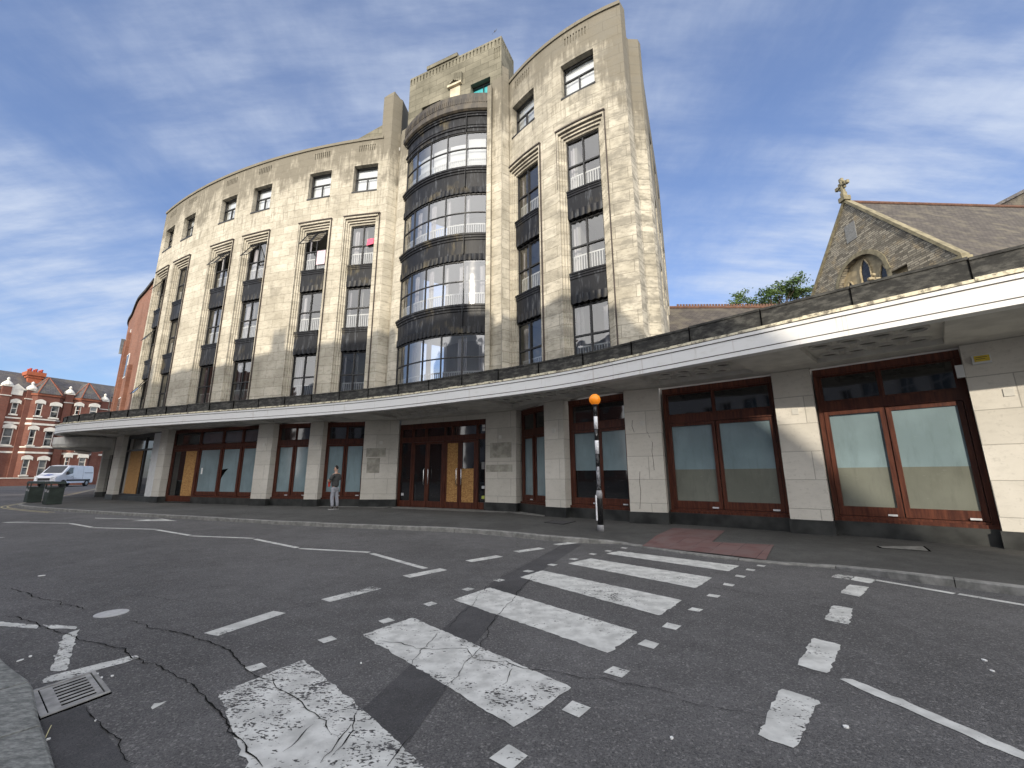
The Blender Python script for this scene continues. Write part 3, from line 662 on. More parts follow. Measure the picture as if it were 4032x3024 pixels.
def shopwin(a, b, splits, film=mVinyl, low=mFrost, lowz=1.64, rec=.36, lights=None, hinges=True):
    fm0 = linemap(Epts[a], Epts[b]); L = fm0.L; fm = lambda s, d, z: fm0(s, d+rec, z)
    mb = MB(); slab(mb, fm, 0, L, -.03, .14, 3.9, 4.07); slab(mb, fm, 0, .1, -.02, .12, .43, 3.9); slab(mb, fm, L-.1, L, -.02, .12, .43, 3.9)
    slab(mb, fm, .1, L-.1, -.04, .12, 3.0, 3.22); slab(mb, fm, 0, L, -.10, .14, .43, .5); slab(mb, fm, .1, L-.1, -.05, .1, .5, .55)
    w = mb.build('shop_window', mMahog, HOT)
    cuts = [.1]+[.1+(L-.2)*x for x in splits]+[L-.1]
    for i in range(len(cuts)-1):
        c0, c1 = cuts[i], cuts[i+1]; mb = MB(); leaf(mb, fm, c0+.01, c1-.01, .56, 2.99, -.01 if i % 2 else -.05); s_ = mb.build('sash', mMahog, w)
        for z0_, z1_, mt in ((.7, lowz, low), (lowz, 2.92, film)):
            if mt: mb = MB(); slab(mb, fm, c0+.09, c1-.09, .03, .04, z0_, z1_); mb.build('film_pane', mt, w)
        if hinges: mb = MB(); slab(mb, fm, c1-.28, c1-.12, -.065, -.05, .58, .62); mb.build('hinge', mLight, w)
        mb = MB(); slab(mb, fm, c0-.03, c0+.03, -.025, .1, 3.22, 3.9) if i else None
        leaf(mb, fm, c0, c1, 3.22, 3.9, .0, .05, .05); mb.build('transom_frame', mMahog, w)
        mb = MB(); slab(mb, fm, c0+.04, c1-.04, .03, .04, 3.26, 3.86); mb.build('transom_glass', mDkGlass, w)
    mb = MB(); slab(mb, fm, -.3, L+.3, -.12, .3, .0, .43); mb.build('window_plinth', mGran, w)
    mb = MB(); slab(mb, fm, -.2, L+.2, .14, .3, .4, 4.2); mb.build('window_backing', mRoom, w)
    return w
shopwin('H1', 'I0', [.48]); shopwin('G1', 'H0', [.48]); shopwin('F1', 'G0', [.5], low=mDkGlass); shopwin('E1', 'F0', [.45], low=mVinyl, rec=.3)
shopwin('C1', 'D0', [.5], low=mVinyl); shopwin('B1', 'C0', [.5], low=mVinyl); shopwin('I1', 'J0', [.5])
# A1..B0 : door with a board, then three windows
fmAB0 = linemap(Epts['A1'], Epts['B0']); LAB = fmAB0.L; fmAB = lambda s, d, z: fmAB0(s, d+.38, z)
def sAB(x): return hit(*zD(x, 800), Epts['A1'], Epts['B0'])[0]
xs = [0., sAB(745), sAB(945), sAB(1120), LAB]
mb = MB(); slab(mb, fmAB, 0, LAB, -.03, .14, 3.9, 4.07); slab(mb, fmAB, 0, LAB, -.04, .12, 3.0, 3.22); slab(mb, fmAB, xs[1], LAB, -.1, .14, .43, .5)
for x in xs: slab(mb, fmAB, max(0, x-.06), min(LAB, x+.06), -.05, .12, .5 if x > xs[1]-.01 else .15, 3.9)
w = mb.build('shop_window', mMahog, HOT)
for i in range(1, 4):
    mb = MB(); leaf(mb, fmAB, xs[i]+.06, xs[i+1]-.06, .52, 2.99, -.01); mb.build('sash', mMahog, w)
    mb = MB(); slab(mb, fmAB, xs[i]+.12, xs[i+1]-.12, .03, .04, .7, 2.92); mb.build('film_pane', mVinyl, w)
    mb = MB(); slab(mb, fmAB, xs[i]+.08, xs[i+1]-.08, .03, .04, 3.26, 3.86); mb.build('transom_glass', simple('grey_transom_glass', (.10, .11, .13), .2, 1, .1, 0, spec=.9), w)
mb = MB(); V = [fmAB(xs[2]+.12, .028, 1.85), fmAB(xs[2]+.62, .028, 1.9), fmAB(xs[2]+.4, .028, 1.72), fmAB(xs[2]+.2, .028, 1.45), fmAB(xs[2]+.12, .028, 1.3)]; mb.face(V); mb.build('film_tear', mVoid, w)
mb = MB(); slab(mb, fmAB, xs[1]+.3, xs[1]+.42, .022, .028, 1.62, 1.95); mb.build('paper_notice', mPaper, w)
mb = MB(); slab(mb, fmAB, xs[1], LAB+.3, -.12, .3, .0, .43); slab(mb, fmAB, -.3, xs[1], -.12, .3, 0, .17); mb.build('window_plinth', mGran, w)
mb = MB(); slab(mb, fmAB, -.2, LAB+.2, .14, .3, .1, 4.2); mb.build('window_backing', mRoom, w)
mb = MB(); leaf(mb, fmAB, .06, xs[1]-.06, .18, 2.99, -.02, .12, .3); d_ = mb.build('shop_door', mMahog, HOT)
xm = xs[1]*.52
mb = MB(); slab(mb, fmAB, .16, xm, .03, .04, .45, 2.9); slab(mb, fmAB, .1, xs[1]-.1, .03, .04, 3.26, 3.86); mb.build('door_glass', mDkGlass, d_)
mb = MB(); slab(mb, fmAB, xm, xs[1]-.16, -.0, .03, .45, 2.9); mb.build('chipboard_panel', mOSB, d_)
# Z1..A0 : boarded shop with white panel
fmZA0 = linemap(Epts['Z1'], Epts['A0']); LZ = fmZA0.L; fmZA = lambda s, d, z: fmZA0(s, d+.25, z)
mb = MB(); slab(mb, fmZA, 0, LZ, 0, .12, 3.85, 4.07); slab(mb, fmZA, 0, .12, 0, .1, .4, 3.85); slab(mb, fmZA, LZ*.5, LZ*.5+.09, 0, .1, .4, 3.85); slab(mb, fmZA, 0, LZ, 0, .1, .35, .5); slab(mb, fmZA, 0, LZ, 0, .1, 3.05, 3.15); w = mb.build('shop_window', mSteel, HOT)
mb = MB(); slab(mb, fmZA, LZ*.12, LZ*.45, .03, .05, .5, 3.05); mb.build('chipboard_panel', mOSB, w)
mb = MB(); slab(mb, fmZA, LZ*.12, LZ*.78, .06, .07, .5, 3.85); mb.build('dark_glass', mDkGlass, w)
mb = MB(); slab(mb, fmZA, LZ*.76, LZ, -.1, .05, .4, 4.0); slab(mb, fmZA, LZ*.76, LZ, -.13, -.1, 2.5, 2.56); mb.build('white_panel', mWhiteP, w)
mb = MB(); slab(mb, fmZA, -.2, LZ+.2, -.1, .3, 0, .38); mb.build('window_plinth', mGran, w)
mb = MB(); slab(mb, fmZA, -.2, LZ+.2, .1, .3, .3, 4.2); mb.build('window_backing', mRoom, w)
fmY = linemap(Epts['Y1'], Epts['Z0']); mb = MB(); slab(mb, fmY, -.2, fmY.L+.2, .5, .7, .0, 4.3); slab(mb, fmY, .4, 1.5, .3, .5, 0.2, 3); mb.build('recessed_shopfront', mDkGlass, HOT)
# entrance with four doors
EL, ER = Epts['D1'], Epts['E0']; fe0 = linemap(EL, ER); LE = fe0.L; fe = lambda s, d, z: fe0(s, d+.12, z)
def sE(x): return hit(*zE(x, 900), EL, ER)[0]
e_ = [0]+[sE(x) for x in (1120, 1258, 1410, 1548, 1700)]+[LE]
mb = MB(); slab(mb, fe, 0, LE, 0, .2, 3.62, 3.86); slab(mb, fe, 0, LE, 0, .2, 3.0, 3.24)
for x in (0.0, e_[1]-.03, e_[3]-.02, e_[5]-.03, LE-.09): slab(mb, fe, x, x+.09, -.01, .18, .12, 3.62)
for x in (LE*.31, LE*.62): slab(mb, fe, x, x+.08, -.01, .18, 3.24, 3.62)
ent = mb.build('entrance_screen', mMahog, HOT)
mb = MB(); slab(mb, fe, 0, LE, .1, .11, 3.2, 3.65); mb.build('transom_glass', mDkGlass, ent)
mb = MB(); slab(mb, fe, 0, LE, -.0, .6, 3.86, 4.3); mb.build('stone_lintel', mPier, HOT)
for a_, b_ in ((.09, e_[1]-.03), (e_[5]+.06, LE-.09)):
    mb = MB(); slab(mb, fe, a_, b_, .08, .09, .4, 3.0); mb.build('side_light', mDkGlass, ent)
    mb = MB(); slab(mb, fe, a_, b_, .03, .1, .12, .4); mb.build('side_light_base', mMahog, ent)
for s_, z_, mt in ((.16, .6, mLight), (LE-.28, .95, mLight), (LE-.28, .55, simple('lime_sticker', (.45, .5, .1), .05, 9, .6, 0)), (LE-.3, 1.75, simple('grey_notice', (.2, .2, .2), .2, 20, .6, 0)), (LE-.3, 3.35, mPaper), (LE-.3, 3.5, mPaper)):
    mb = MB(); hh = .3 if mt.name.startswith('grey') else .12; slab(mb, fe, s_, s_+.15, .07 if z_ < 3.2 else .09, .075 if z_ < 3.2 else .095, z_, z_+hh); mb.build('sticker', mt, ent)
for i in range(4):
    a, b = e_[i+1]+(.06 if i in (0, 2) else .01), e_[i+2]-(.01 if i in (0, 2) else .06)
    mb = MB(); leaf(mb, fe, a, b, .13, 2.99, .02, .1, .26); d_ = mb.build('entrance_door', mMahog, HOT)
    if i == 2: mb = MB(); slab(mb, fe, a+.09, b-.09, .03, .07, .38, 2.9); mb.build('chipboard_panel', mOSB, d_)
    else: mb = MB(); slab(mb, fe, a+.09, b-.09, .06, .07, .38, 2.9); mb.build('door_glass', mDkGlass, d_)
    if i == 3: mb = MB(); slab(mb, fe, a+.09, b-.09, .03, .059, .38, 1.78); mb.build('chipboard_panel', mOSB, d_)
    hs = b-.055 if i in (0, 2) else a+.055; sg = -1 if i in (0, 2) else 1; mb = MB()
    mb.tube([fe(hs+sg*.0, .02, 1.1), fe(hs+sg*.05, -.05, 1.1), fe(hs+sg*.06, -.06, 1.15), fe(hs+sg*.06, -.06, 1.74), fe(hs+sg*.05, -.05, 1.79), fe(hs, .02, 1.79)], .016, 8); mb.build('door_handle', mChrome, d_, True)
mb = MB(); slab(mb, fe, -.3, LE+.3, .2, .4, .1, 4); mb.build('entrance_backing', mVoid, ent)
mScar = simple('sooty_sign_scar', (.34, .325, .28), .25, 4, .9, .1, 'pos')
for pr_, zz_, rects_ in ((('E0', 'E1'), zE, [((1835, 430), (2022, 470)), ((1835, 475), (2022, 555)), ((1800, 620), (2030, 680))]), (('D0', 'D1'), zE, [((760, 475), (925, 550)), ((765, 560), (870, 690))])):
    fq = linemap(Epts[pr_[0]], Epts[pr_[1]])
    for a_, b_ in rects_:
        s1_, z1_ = hit(*zz_(*a_), Epts[pr_[0]], Epts[pr_[1]]); s2_, z2__ = hit(*zz_(*b_), Epts[pr_[0]], Epts[pr_[1]])
        mb = MB(); slab(mb, fq, s1_, s2_, -.003, .01, z2__, z1_); mb.build('sign_scar', mScar, HOT)
fG = linemap(Epts['G0'], Epts['G1'])
for pts_ in ([(985, 512), (982, 560), (1000, 608)], [(1105, 603), (1118, 640), (1145, 690), (1140, 760), (1152, 840), (1158, 908)], [(1045, 918), (1042, 1000), (1052, 1080), (1045, 1215)]):
    q_ = [hit(*zF(*a_), Epts['G0'], Epts['G1']) for a_ in pts_]; mb = MB(); mb.tube([fG(a_, .004, b_) for a_, b_ in q_], .009, 5); mb.build('stone_crack', mStainShade, HOT)
# alarm box and small junction box on the last pier
fI = linemap(Epts['I0'], Epts['I1']); sI, zI = hit(2120, 777, Epts['I0'], Epts['I1'])
mb = MB(); slab(mb, fI, sI-.13, sI+.13, -.09, 0, zI-.09, zI+.09); ab_ = mb.build('alarm_box', mWhiteP, HOT)
mb = MB(); slab(mb, fI, sI-.10, sI+.11, -.098, -.088, zI-.05, zI+.07); mb.build('alarm_label', mYel, ab_)
mb = MB(); [slab(mb, fI, sI-.08, sI+.08-.03*k_, -.100, -.097, zI+.03-.035*k_, zI+.04-.035*k_) for k_ in range(2)]; mb.build('alarm_text_lines', mSteel, ab_)
mb = MB(); slab(mb, fI, -.12, -.0, .0, .1, 3.42, 3.68); mb.build('junction_box', mWhiteP, HOT)

# ------------------------------------------------------------------ canopy
cpt = [(-29.2, 30.6), (-29.4, 28.6), (-29.0, 27.0), (-28.0, 25.75), (-26.4, 24.75), (-24.2, 23.85), (-21.46, 22.75), (-16.25, 20.84), (-10.61, 18.94), (-5.77, 16.96), (-1.74, 14.66), (1.33, 12.6), (3.51, 10.56), (5.07, 8.99), (6.08, 7.95), (7.03, 7.0), (7.55, 6.48), (8.02, 6.02), (9.6, 4.5), (12, 2.3)]
def catmull(pts, n_=8):
    o = []; pp = [pts[0]]+list(pts)+[pts[-1]]
    for i in range(1, len(pp)-2):
        p0, p1, p2, p3 = [Vector(q) for q in pp[i-1:i+3]]
        for k in range(n_):
            t = k/n_; o.append(.5*((2*p1)+(-p0+p2)*t+(2*p0-5*p1+4*p2-p3)*t*t+(-p0+3*p1-3*p2+p3)*t**3))
    o.append(Vector(pts[-1])); return o
def resample(pl, step):
    L = [0]
    for a, b in zip(pl, pl[1:]): L.append(L[-1]+(b-a).length)
    n_ = max(2, round(L[-1]/step)); o = []; j = 0
    for i in range(n_+1):
        x = L[-1]*i/n_
        while j < len(L)-2 and L[j+1] < x: j += 1
        o.append(pl[j].lerp(pl[j+1], (x-L[j])/max(1e-9, L[j+1]-L[j])))
    return o
fas = resample(catmull(cpt), .4)
def normals(pl):
    o = []
    for i in range(len(pl)):
        t = (pl[min(i+1, len(pl)-1)]-pl[max(i-1, 0)]).normalized(); o.append(Vector((t.y, -t.x)))
    return o
fn_ = normals(fas)
def sweep(mb, pl, nr, prof, m=0, i0=0, i1=None):       # prof: (outward, z) closed, counter-clockwise seen from start
    i1 = len(pl) if i1 is None else i1; n_ = len(prof); V = []; Fc = []
    for i in range(i0, i1):
        for o, z in prof: p = pl[i]+nr[i]*o; V.append((p.x, p.y, z))
    c = i1-i0
    for i in range(c-1):
        for k in range(n_): Fc.append((i*n_+k, i*n_+(k+1) % n_, (i+1)*n_+(k+1) % n_, (i+1)*n_+k))
    Fc += [tuple(range(n_-1, -1, -1)), tuple((c-1)*n_+k for k in range(n_))]; mb.shared(V, Fc, m)
mb = MB(); sweep(mb, fas, fn_, [(-.25, 4.07), (0, 4.07), (0, 4.165), (-.02, 4.166), (-.02, 4.182), (-.006, 4.183), (-.006, 4.462), (-.02, 4.463), (-.02, 4.478), (.014, 4.479), (.014, 4.555), (-.02, 4.556), (-.02, 4.566), (-.25, 4.566)])
for zl_ in (4.166, 4.463, 4.551): sweep(mb, fas, fn_, [(-.01, zl_), (.0165 if zl_ > 4.5 else .003, zl_), (.0165 if zl_ > 4.5 else .003, zl_+.019), (-.01, zl_+.019)], 1)  # dark strips over the grooves stand in for the shade inside them
mb.build('canopy_fascia', [mFascia, mCap], HOT)
mb = MB()
for i in range(0, len(fas)-1):    # crumbling top ledge, irregular
    a = random.uniform(-.012, .01); V = []
    sweep(mb, fas, fn_, [(-.35, 4.567), (.03+a, 4.567), (.025+a, 4.632+a), (-.35, 4.65)], 0, i, i+2)
mb.build('canopy_ledge', mLedge, HOT)
mb = MB(); k = 0
while k < len(fas)-1:      # separate black slabs standing on the edge
    e = min(len(fas), k+5); a = random.uniform(-.012, .012); zt = 5.11+random.uniform(-.014, .012)
    sweep(mb, fas, fn_, [(-.5, 4.65), (-.27+a, 4.65), (-.27+a, zt-.05), (-.25+a, zt-.05), (-.25+a, zt), (-.5, zt)], 0, k, e)
    if e < len(fas): p_ = fas[e-1]-fn_[e-1]*.26; an = math.atan2(fn_[e-1].x, -fn_[e-1].y); mb.box((p_.x, p_.y, 4.87), (.018, .04, .46), an, 1)
    k = e-1
mb.build('canopy_parapet', [mSlab, mVoid], HOT)
# soffit: ruled between wall line and fascia, beams at the piers, coffers with rings between
order = ['Y0', 'Y1', 'Z0', 'Z1', 'A0', 'A1', 'B0', 'B1', 'C0', 'C1', 'D0', 'D1', 'E0', 'E1', 'F0', 'F1', 'G0', 'G1', 'H0', 'H1', 'I0', 'I1', 'J0', 'J1']
wl = [Vector(Epts[k]) for k in order]
fin = [p-n_*.2 for p, n_ in zip(fas, fn_)]
def nearest(p, pl):
    b = (1e9, None)
    for i in range(len(pl)-1):
        a, c = pl[i], pl[i+1]; d = c-a; t = max(0, min(1, (p-a).dot(d)/d.length_squared)); q = a+d*t; e = (p-q).length
        if e < b[0]: b = (e, q, i+t)
    return b
wpath = resample(wl, .35); st_ = []
last = 0
for p in wpath:
    e, q, t = nearest(p, fin); t = max(t, last); last = t; i = min(int(t), len(fin)-2); st_.append((p, fin[i].lerp(fin[i+1], t-i)))
U = [0]
for (a, b), (c, d) in zip(st_, st_[1:]): U.append(U[-1]+((c-a).length+(d-b).length)/2)
def smap(u, q, z):
    j = 0
    while j < len(U)-2 and U[j+1] < u: j += 1
    t = (u-U[j])/max(1e-9, U[j+1]-U[j]); a = st_[j][0].lerp(st_[j+1][0], t); b = st_[j][1].lerp(st_[j+1][1], t); p = a.lerp(b, q); return (p.x, p.y, z)
def u_of(k):
    p = Vector(Epts[k]); j = min(range(len(st_)), key=lambda i: (st_[i][0]-p).length); return U[j]
beams = [(u_of(a)-.15, u_of(b)+.15) for a, b in (('Y0', 'Y1'), ('Z0', 'Z1'), ('A0', 'A1'), ('B0', 'B1'), ('C0', 'C1'), ('D0', 'D1'), ('E0', 'E1'), ('G0', 'G1'), ('H0', 'H1'), ('I0', 'I1'), ('J0', 'J1'))]
mb = MB(); holes = [(beams[i][1], beams[i+1][0]) for i in range(len(beams)-1)]
Zc = 4.21
def srel():
    us = sorted(set([u for u in U]+[x for h in holes for x in h])); us = [u for u in us if 0 <= u <= U[-1]]
    for a, b in zip(us, us[1:]):
        if b-a < 1e-4: continue
        mid = (a+b)/2; inh = any(h[0] < mid < h[1] for h in holes)
        if inh:
            mb.face([smap(a, -.1, 4.09), smap(a, .16, 4.09), smap(b, .16, 4.09), smap(b, -.1, 4.09)])
            mb.face([smap(a, .16, 4.09), smap(a, .16, Zc), smap(b, .16, Zc), smap(b, .16, 4.09)])
            mb.face([smap(a, .16, Zc), smap(a, 1.02, Zc), smap(b, 1.02, Zc), smap(b, .16, Zc)])
        else: mb.face([smap(a, -.1, 4.09), smap(a, 1.02, 4.09), smap(b, 1.02, 4.09), smap(b, -.1, 4.09)])
    for h in holes:
        for x in h: mb.face([smap(x, .16, 4.09), smap(x, 1.02, 4.09), smap(x, 1.02, Zc), smap(x, .16, Zc)])
srel(); mb.build('canopy_soffit', mSoffit, HOT)
mb = MB()
def uwid(u):
    a = Vector(smap(u, 0, 0)[:2]); b = Vector(smap(u, 1, 0)[:2]); return (b-a).length
for h in holes:
    if h[1]-h[0] < .8: continue
    um = (h[0]+h[1])/2; D_ = uwid(um); 
    e = .05; sc_ = (Vector(smap(um+e, .6, 0))-Vector(smap(um-e, .6, 0))).length/(2*e); sp = .50
    nu = int((h[1]-h[0])*sc_/sp); nq = max(2, int(D_*.8/(.44)))
    for r_ in range(nq):
        for c_ in range(nu+(1 if r_ % 2 else 0)):
            u = h[0]+(c_+(.5 if r_ % 2 == 0 else 0))*sp/sc_+.04; q = .16+(r_+.55)*.84/nq
            if u-h[0] < .2 or h[1]-u < .22: continue
            rr = .19; V = []; K = 14
            du = (rr/sc_); dq = rr/D_
            for (f_, z) in ((1.1, Zc-.005), (1.06, Zc-.05), (.95, Zc-.052), (.88, Zc-.006), (.0, Zc-.0065)):
                for k in range(K): t = 2*math.pi*k/K; V.append(smap(u+du*f_*math.cos(t), q+dq*f_*math.sin(t), z))
            Fc = [(i*K+k, (i+1)*K+k, (i+1)*K+(k+1) % K, i*K+(k+1) % K) for i in range(4) for k in range(K)]
            k0_ = len(mb.v); mb.shared(V, Fc[:3*K], 0); mb.shared(V, Fc[3*K:], 1)
mb.build('soffit_rings', [mSoffit, simple('soffit_disc_shade', (.15, .145, .125), .15, 3, .9, .1, 'pos')], HOT, False)  # disc colour darkened to stand in for shade in the round recesses
mb = MB()      # canopy roof
for (a, b), (c, d) in zip(st_, st_[1:]): mb.face([(a.x, a.y, 4.62), (b.x, b.y, 4.62), (d.x, d.y, 4.62), (c.x, c.y, 4.62)]); 
for (a, b), (c, d) in zip(st_, st_[1:]): mb.face([(a.x, a.y, 4.3), (c.x, c.y, 4.3), (c.x, c.y, 4.62), (a.x, a.y, 4.62)])
# single-storey roof and wall going on to the right, behind the parapet
mb.face([(4.6, 14.6, 4.61), (9.8, 8.2, 4.61), (14, 4, 4.61), (30, 14, 4.61), (20, 24, 4.61), (9, 24, 4.61)])
mb.build('canopy_roof', mSlab, HOT)
# lower stepped canopy round the corner on the far left
lp = resample(catmull([(-34.5, 33.4), (-32.3, 31.4), (-30.9, 29.5), (-30.6, 28.2), (-29.5, 27.5), (-28.0, 27.6), (-27.0, 28.6)]), .4); ln = normals(lp)
mb = MB(); sweep(mb, lp, ln, [(-.9, 3.25), (-.3, 3.3), (-.08, 3.42), (0, 3.6), (0, 4.05), (-.4, 4.05)])
for a, b in zip(lp, lp[1:]): mb.face([(a.x, a.y, 3.36), (-30.3, 31.2, 3.3), (b.x, b.y, 3.36)]); mb.face([(a.x, a.y, 3.74), (b.x, b.y, 3.74), (-30.3, 31.2, 3.74)])
mb.build('corner_canopy', mSoffit, HOT)

# ------------------------------------------------------------------ ground, road, pavements
def nonuni(lo, hi, dlo, dhi, st):
    a = [lo]; 
    while a[-1] < dlo-40: a.append(a[-1]+max(20, (dlo-a[-1])*.4))
    x = dlo
    while x < dhi: a.append(x); x += st
    x = dhi
    while x < hi: a.append(x); x += max(20, (x-dhi)*.4)
    a.append(hi); return sorted(set(a))
mb = MB(); xs_ = nonuni(-900, 900, -110, 60, 2.5); ys_ = nonuni(-900, 900, -60, 130, 2.5); nx = len(xs_)
mb.shared([(x, y, elev(x, y)) for y in ys_ for x in xs_], [(j*nx+i, j*nx+i+1, (j+1)*nx+i+1, (j+1)*nx+i) for j in range(len(ys_)-1) for i in range(nx-1)])
road = mb.build('road', mRoad, None, True); road['kind'] = 'structure'; road['label'] = 'dark patched asphalt road curving past the building'
kp = [(-47, 51), (-40.5, 42.5), (-36.6, 37.2), (-33.6, 33.3), (-31.3, 30.1), (-29.2, 27.2), (-27.8, 25.2), (-26.9, 23.9), (-25.6, 22.6), (-23.4, 21.2), (-20.35, 19.63), (-16.0, 17.6), (-11.28, 15.6), (-7.41, 13.95), (-4.7, 12.95), (-2.11, 12.1), (-.8, 11.5), (.56, 10.55), (1.56, 9.95)]
kp += [tuple(P(u, v, .03)[:2]) for u, v in ((1330, 1172), (1400, 1182), (1500, 1197), (1600, 1208), (1700, 1217), (1800, 1224))]
kp += [tuple(P(u, v, .09)[:2]) for u, v in ((1905, 1233), (2000, 1247), (2110, 1259), (2211, 1272))]
q = Vector(kp[-1])-Vector(kp[-3]); kp += [tuple(Vector(kp[-1])+q.normalized()*4), tuple(Vector(kp[-1])+q.normalized()*14)]
kl = resample(catmull(kp), .35); kn = normals(kl)
uD0, uD1 = P(1290, 1165, .05), P(1850, 1225, .05)
def near_i(p): return min(range(len(kl)), key=lambda i: (kl[i]-Vector(p[:2])).length)
i0_, i1_ = near_i(uD0), near_i(uD1)
def kz(i):
    def ss(t): t = max(0, min(1, t)); return t*t*(3-2*t)
    return GZ-.08*ss((i-i0_+2)/4)*ss((i1_+2-i)/4)
KZ = [kz(i)+elev(*kl[i]) for i in range(len(kl))]
pave = MB(); o1 = [p-n_*.13 for p, n_ in zip(kl, kn)]; o2 = [p-n_*1.1 for p, n_ in zip(kl, kn)]
for i in range(len(kl)-1):
    a, b, c, d = o1[i], o1[i+1], o2[i+1], o2[i]
    pave.face([(a.x, a.y, KZ[i]), (b.x, b.y, KZ[i+1]), (c.x, c.y, GZ+elev(c.x, c.y)), (d.x, d.y, GZ+elev(d.x, d.y))])
inner = [Vector(Epts[k]) for k in order][::-1]
inn = [p+Vector((.25, .35)) for p in inner]; inn = resample(inn, 1.0)
# strips between o2 and the wall line, matched by nearest point
jn = len(inn)-1; prev = None
wr = inn[::-1]; last = 0
pairs = []
for i, p in enumerate(o2):
    best = min(range(last, min(len(wr), last+6)), key=lambda j: (wr[j]-p).length); last = best; pairs.append((p, wr[best]))
for (a, b), (c, d) in zip(pairs, pairs[1:]):
    f = [(a.x, a.y, GZ+elev(a.x, a.y)), (c.x, c.y, GZ+elev(c.x, c.y)), (d.x, d.y, GZ+elev(d.x, d.y))]
    if (b-d).length > 1e-4: f.append((b.x, b.y, GZ+elev(b.x, b.y)))
    pave.face(f)
pavement = pave.build('pavement', mPave, None); pavement['kind'] = 'structure'; pavement['label'] = 'dark asphalt pavement in front of the curved building'
mb = MB(); i = 0; rr = random.Random(5)
while i < len(kl)-1:
    e = min(len(kl)-1, i+3+(rr.random() < .3)); dz = rr.uniform(-.005, .005)
    V = []; 
    for k in range(i, e+1):
        p, nn_ = kl[k], kn[k]; g = .012 if k == e else 0
        pp = p.lerp(kl[k-1], .03) if k == e else p
        for o, z in ((0, elev(p.x, p.y)-.02), (.0, KZ[k]-.012+dz), (-.012, KZ[k]+.003+dz), (-.135, KZ[k]+.004+dz), (-.135, KZ[k]-.1)): w_ = pp+nn_*o; V.append((w_.x, w_.y, z))
    m_ = e-i+1; mb.shared(V, [(a*5+b, (a+1)*5+b, (a+1)*5+b+1, a*5+b+1) for a in range(m_-1) for b in range(4)]+[(0, 1, 2, 3, 4), tuple((m_-1)*5+x for x in (4, 3, 2, 1, 0))]); i = e
mb.build('kerb', mKerb, pavement)
# light paving strip along the entrance
mb = MB(); L_ = [Epts['C1'], Epts['D0'], Epts['D1'], Epts['E0'], Epts['E1'], Epts['F0']]; offs = [0.15, .35, .75, .75, .45, .15]
for (a, b, oa, ob) in zip(L_, L_[1:], offs, offs[1:]):
    a = Vector(a); b = Vector(b); n_ = Vector(((b-a).y, -(b-a).x)).normalized(); p = a+n_*oa; q = b+n_*ob; r_ = b-n_*.3; s_ = a-n_*.3
    mb.face([(p.x, p.y, GZ+.004), (q.x, q.y, GZ+.004), (r_.x, r_.y, GZ+.004), (s_.x, s_.y, GZ+.004)])
mb.build('entrance_paving', mKerb, pavement)
# tactile paving
tp = [P(*zF(*q), GZ if i in (1, 2, 3) else .06) for i, q in enumerate(((1060, 1498), (1310, 1368), (1720, 1390), (1615, 1480), (2112, 1523), (2040, 1608)))]
mb = MB()
def pz(x, y):
    p = Vector((x, y)); i = min(range(len(kl)), key=lambda k: (kl[k]-p).length); d = (kl[i]-p).length
    t = max(0, min(1, (d-.13)/.97)); return KZ[i]*(1-t)+GZ*t
def drape(mb, poly, dz, m=0, st=.25, zf=None):
    zf = zf or pz; poly = [Vector(p[:2]) for p in poly]; x0 = min(p.x for p in poly); x1 = max(p.x for p in poly); y0 = min(p.y for p in poly); y1 = max(p.y for p in poly)
    # clip poly against grid cells (Sutherland-Hodgman, convex pieces)
    def clip(pg, axis, val, keep_gt):
        o = []
        for i in range(len(pg)):
            a, b = pg[i], pg[(i+1) % len(pg)]; ia = (a[axis] >= val) == keep_gt or abs(a[axis]-val) < 1e-9; ib = (b[axis] >= val) == keep_gt or abs(b[axis]-val) < 1e-9
            if ia: o.append(a)
            if ia != ib: t = (val-a[axis])/(b[axis]-a[axis]); o.append(a.lerp(b, t))
        return o
    tri = geometry.tessellate_polygon([[Vector((p.x, p.y, 0)) for p in poly]])
    for t in tri:
        T = [poly[i] for i in t]
        if (T[1]-T[0]).x*(T[2]-T[0]).y-(T[1]-T[0]).y*(T[2]-T[0]).x < 0: T = T[::-1]
        gx = math.floor(min(p.x for p in T)/st)
        while gx*st < max(p.x for p in T):
            c1_ = clip(T, 0, gx*st, True); c1_ = clip(c1_, 0, (gx+1)*st, False) if c1_ else []
            if len(c1_) > 2:
                gy = math.floor(min(p.y for p in c1_)/st)
                while gy*st < max(p.y for p in c1_):
                    c2_ = clip(c1_, 1, gy*st, True); c2_ = clip(c2_, 1, (gy+1)*st, False) if c2_ else []
                    if len(c2_) > 2: mb.face([(p.x, p.y, zf(p.x, p.y)+dz) for p in c2_])
                    gy += 1
            gx += 1
drape(mb, tp, .012); mb.build('tactile_paving', mTact, pavement)
# inspection covers
def cover(px, label, m=mIron, z=GZ):
    q = [P(*p, z) for p in px]; c = sum(q, Vector())/4; r = root('inspection_cover', label, 'manhole cover', (c.x, c.y, z))
    mb = MB(); mb.prism([p[:2] for p in q] if True else 0, z-.02, z+.006); mb.build('frame', mVoid, r)
    mb = MB(); mb.prism([(c+(p-c)*.9)[:2] for p in q], z-.01, z+.010); mb.build('plate', m, r); return r
cover([zF(285, 1322), zF(440, 1338), zF(540, 1315), zF(360, 1306)], 'flat square pavement cover just left of the beacon pole', mPatch)
cover([zC(1265, 312), (1910, 1186.5)[:2] if 0 else zC(1290, 322), zC(1600, 343), zC(1560, 312)][0:4], 'long metal pavement cover below the rightmost shop window', mKerb)

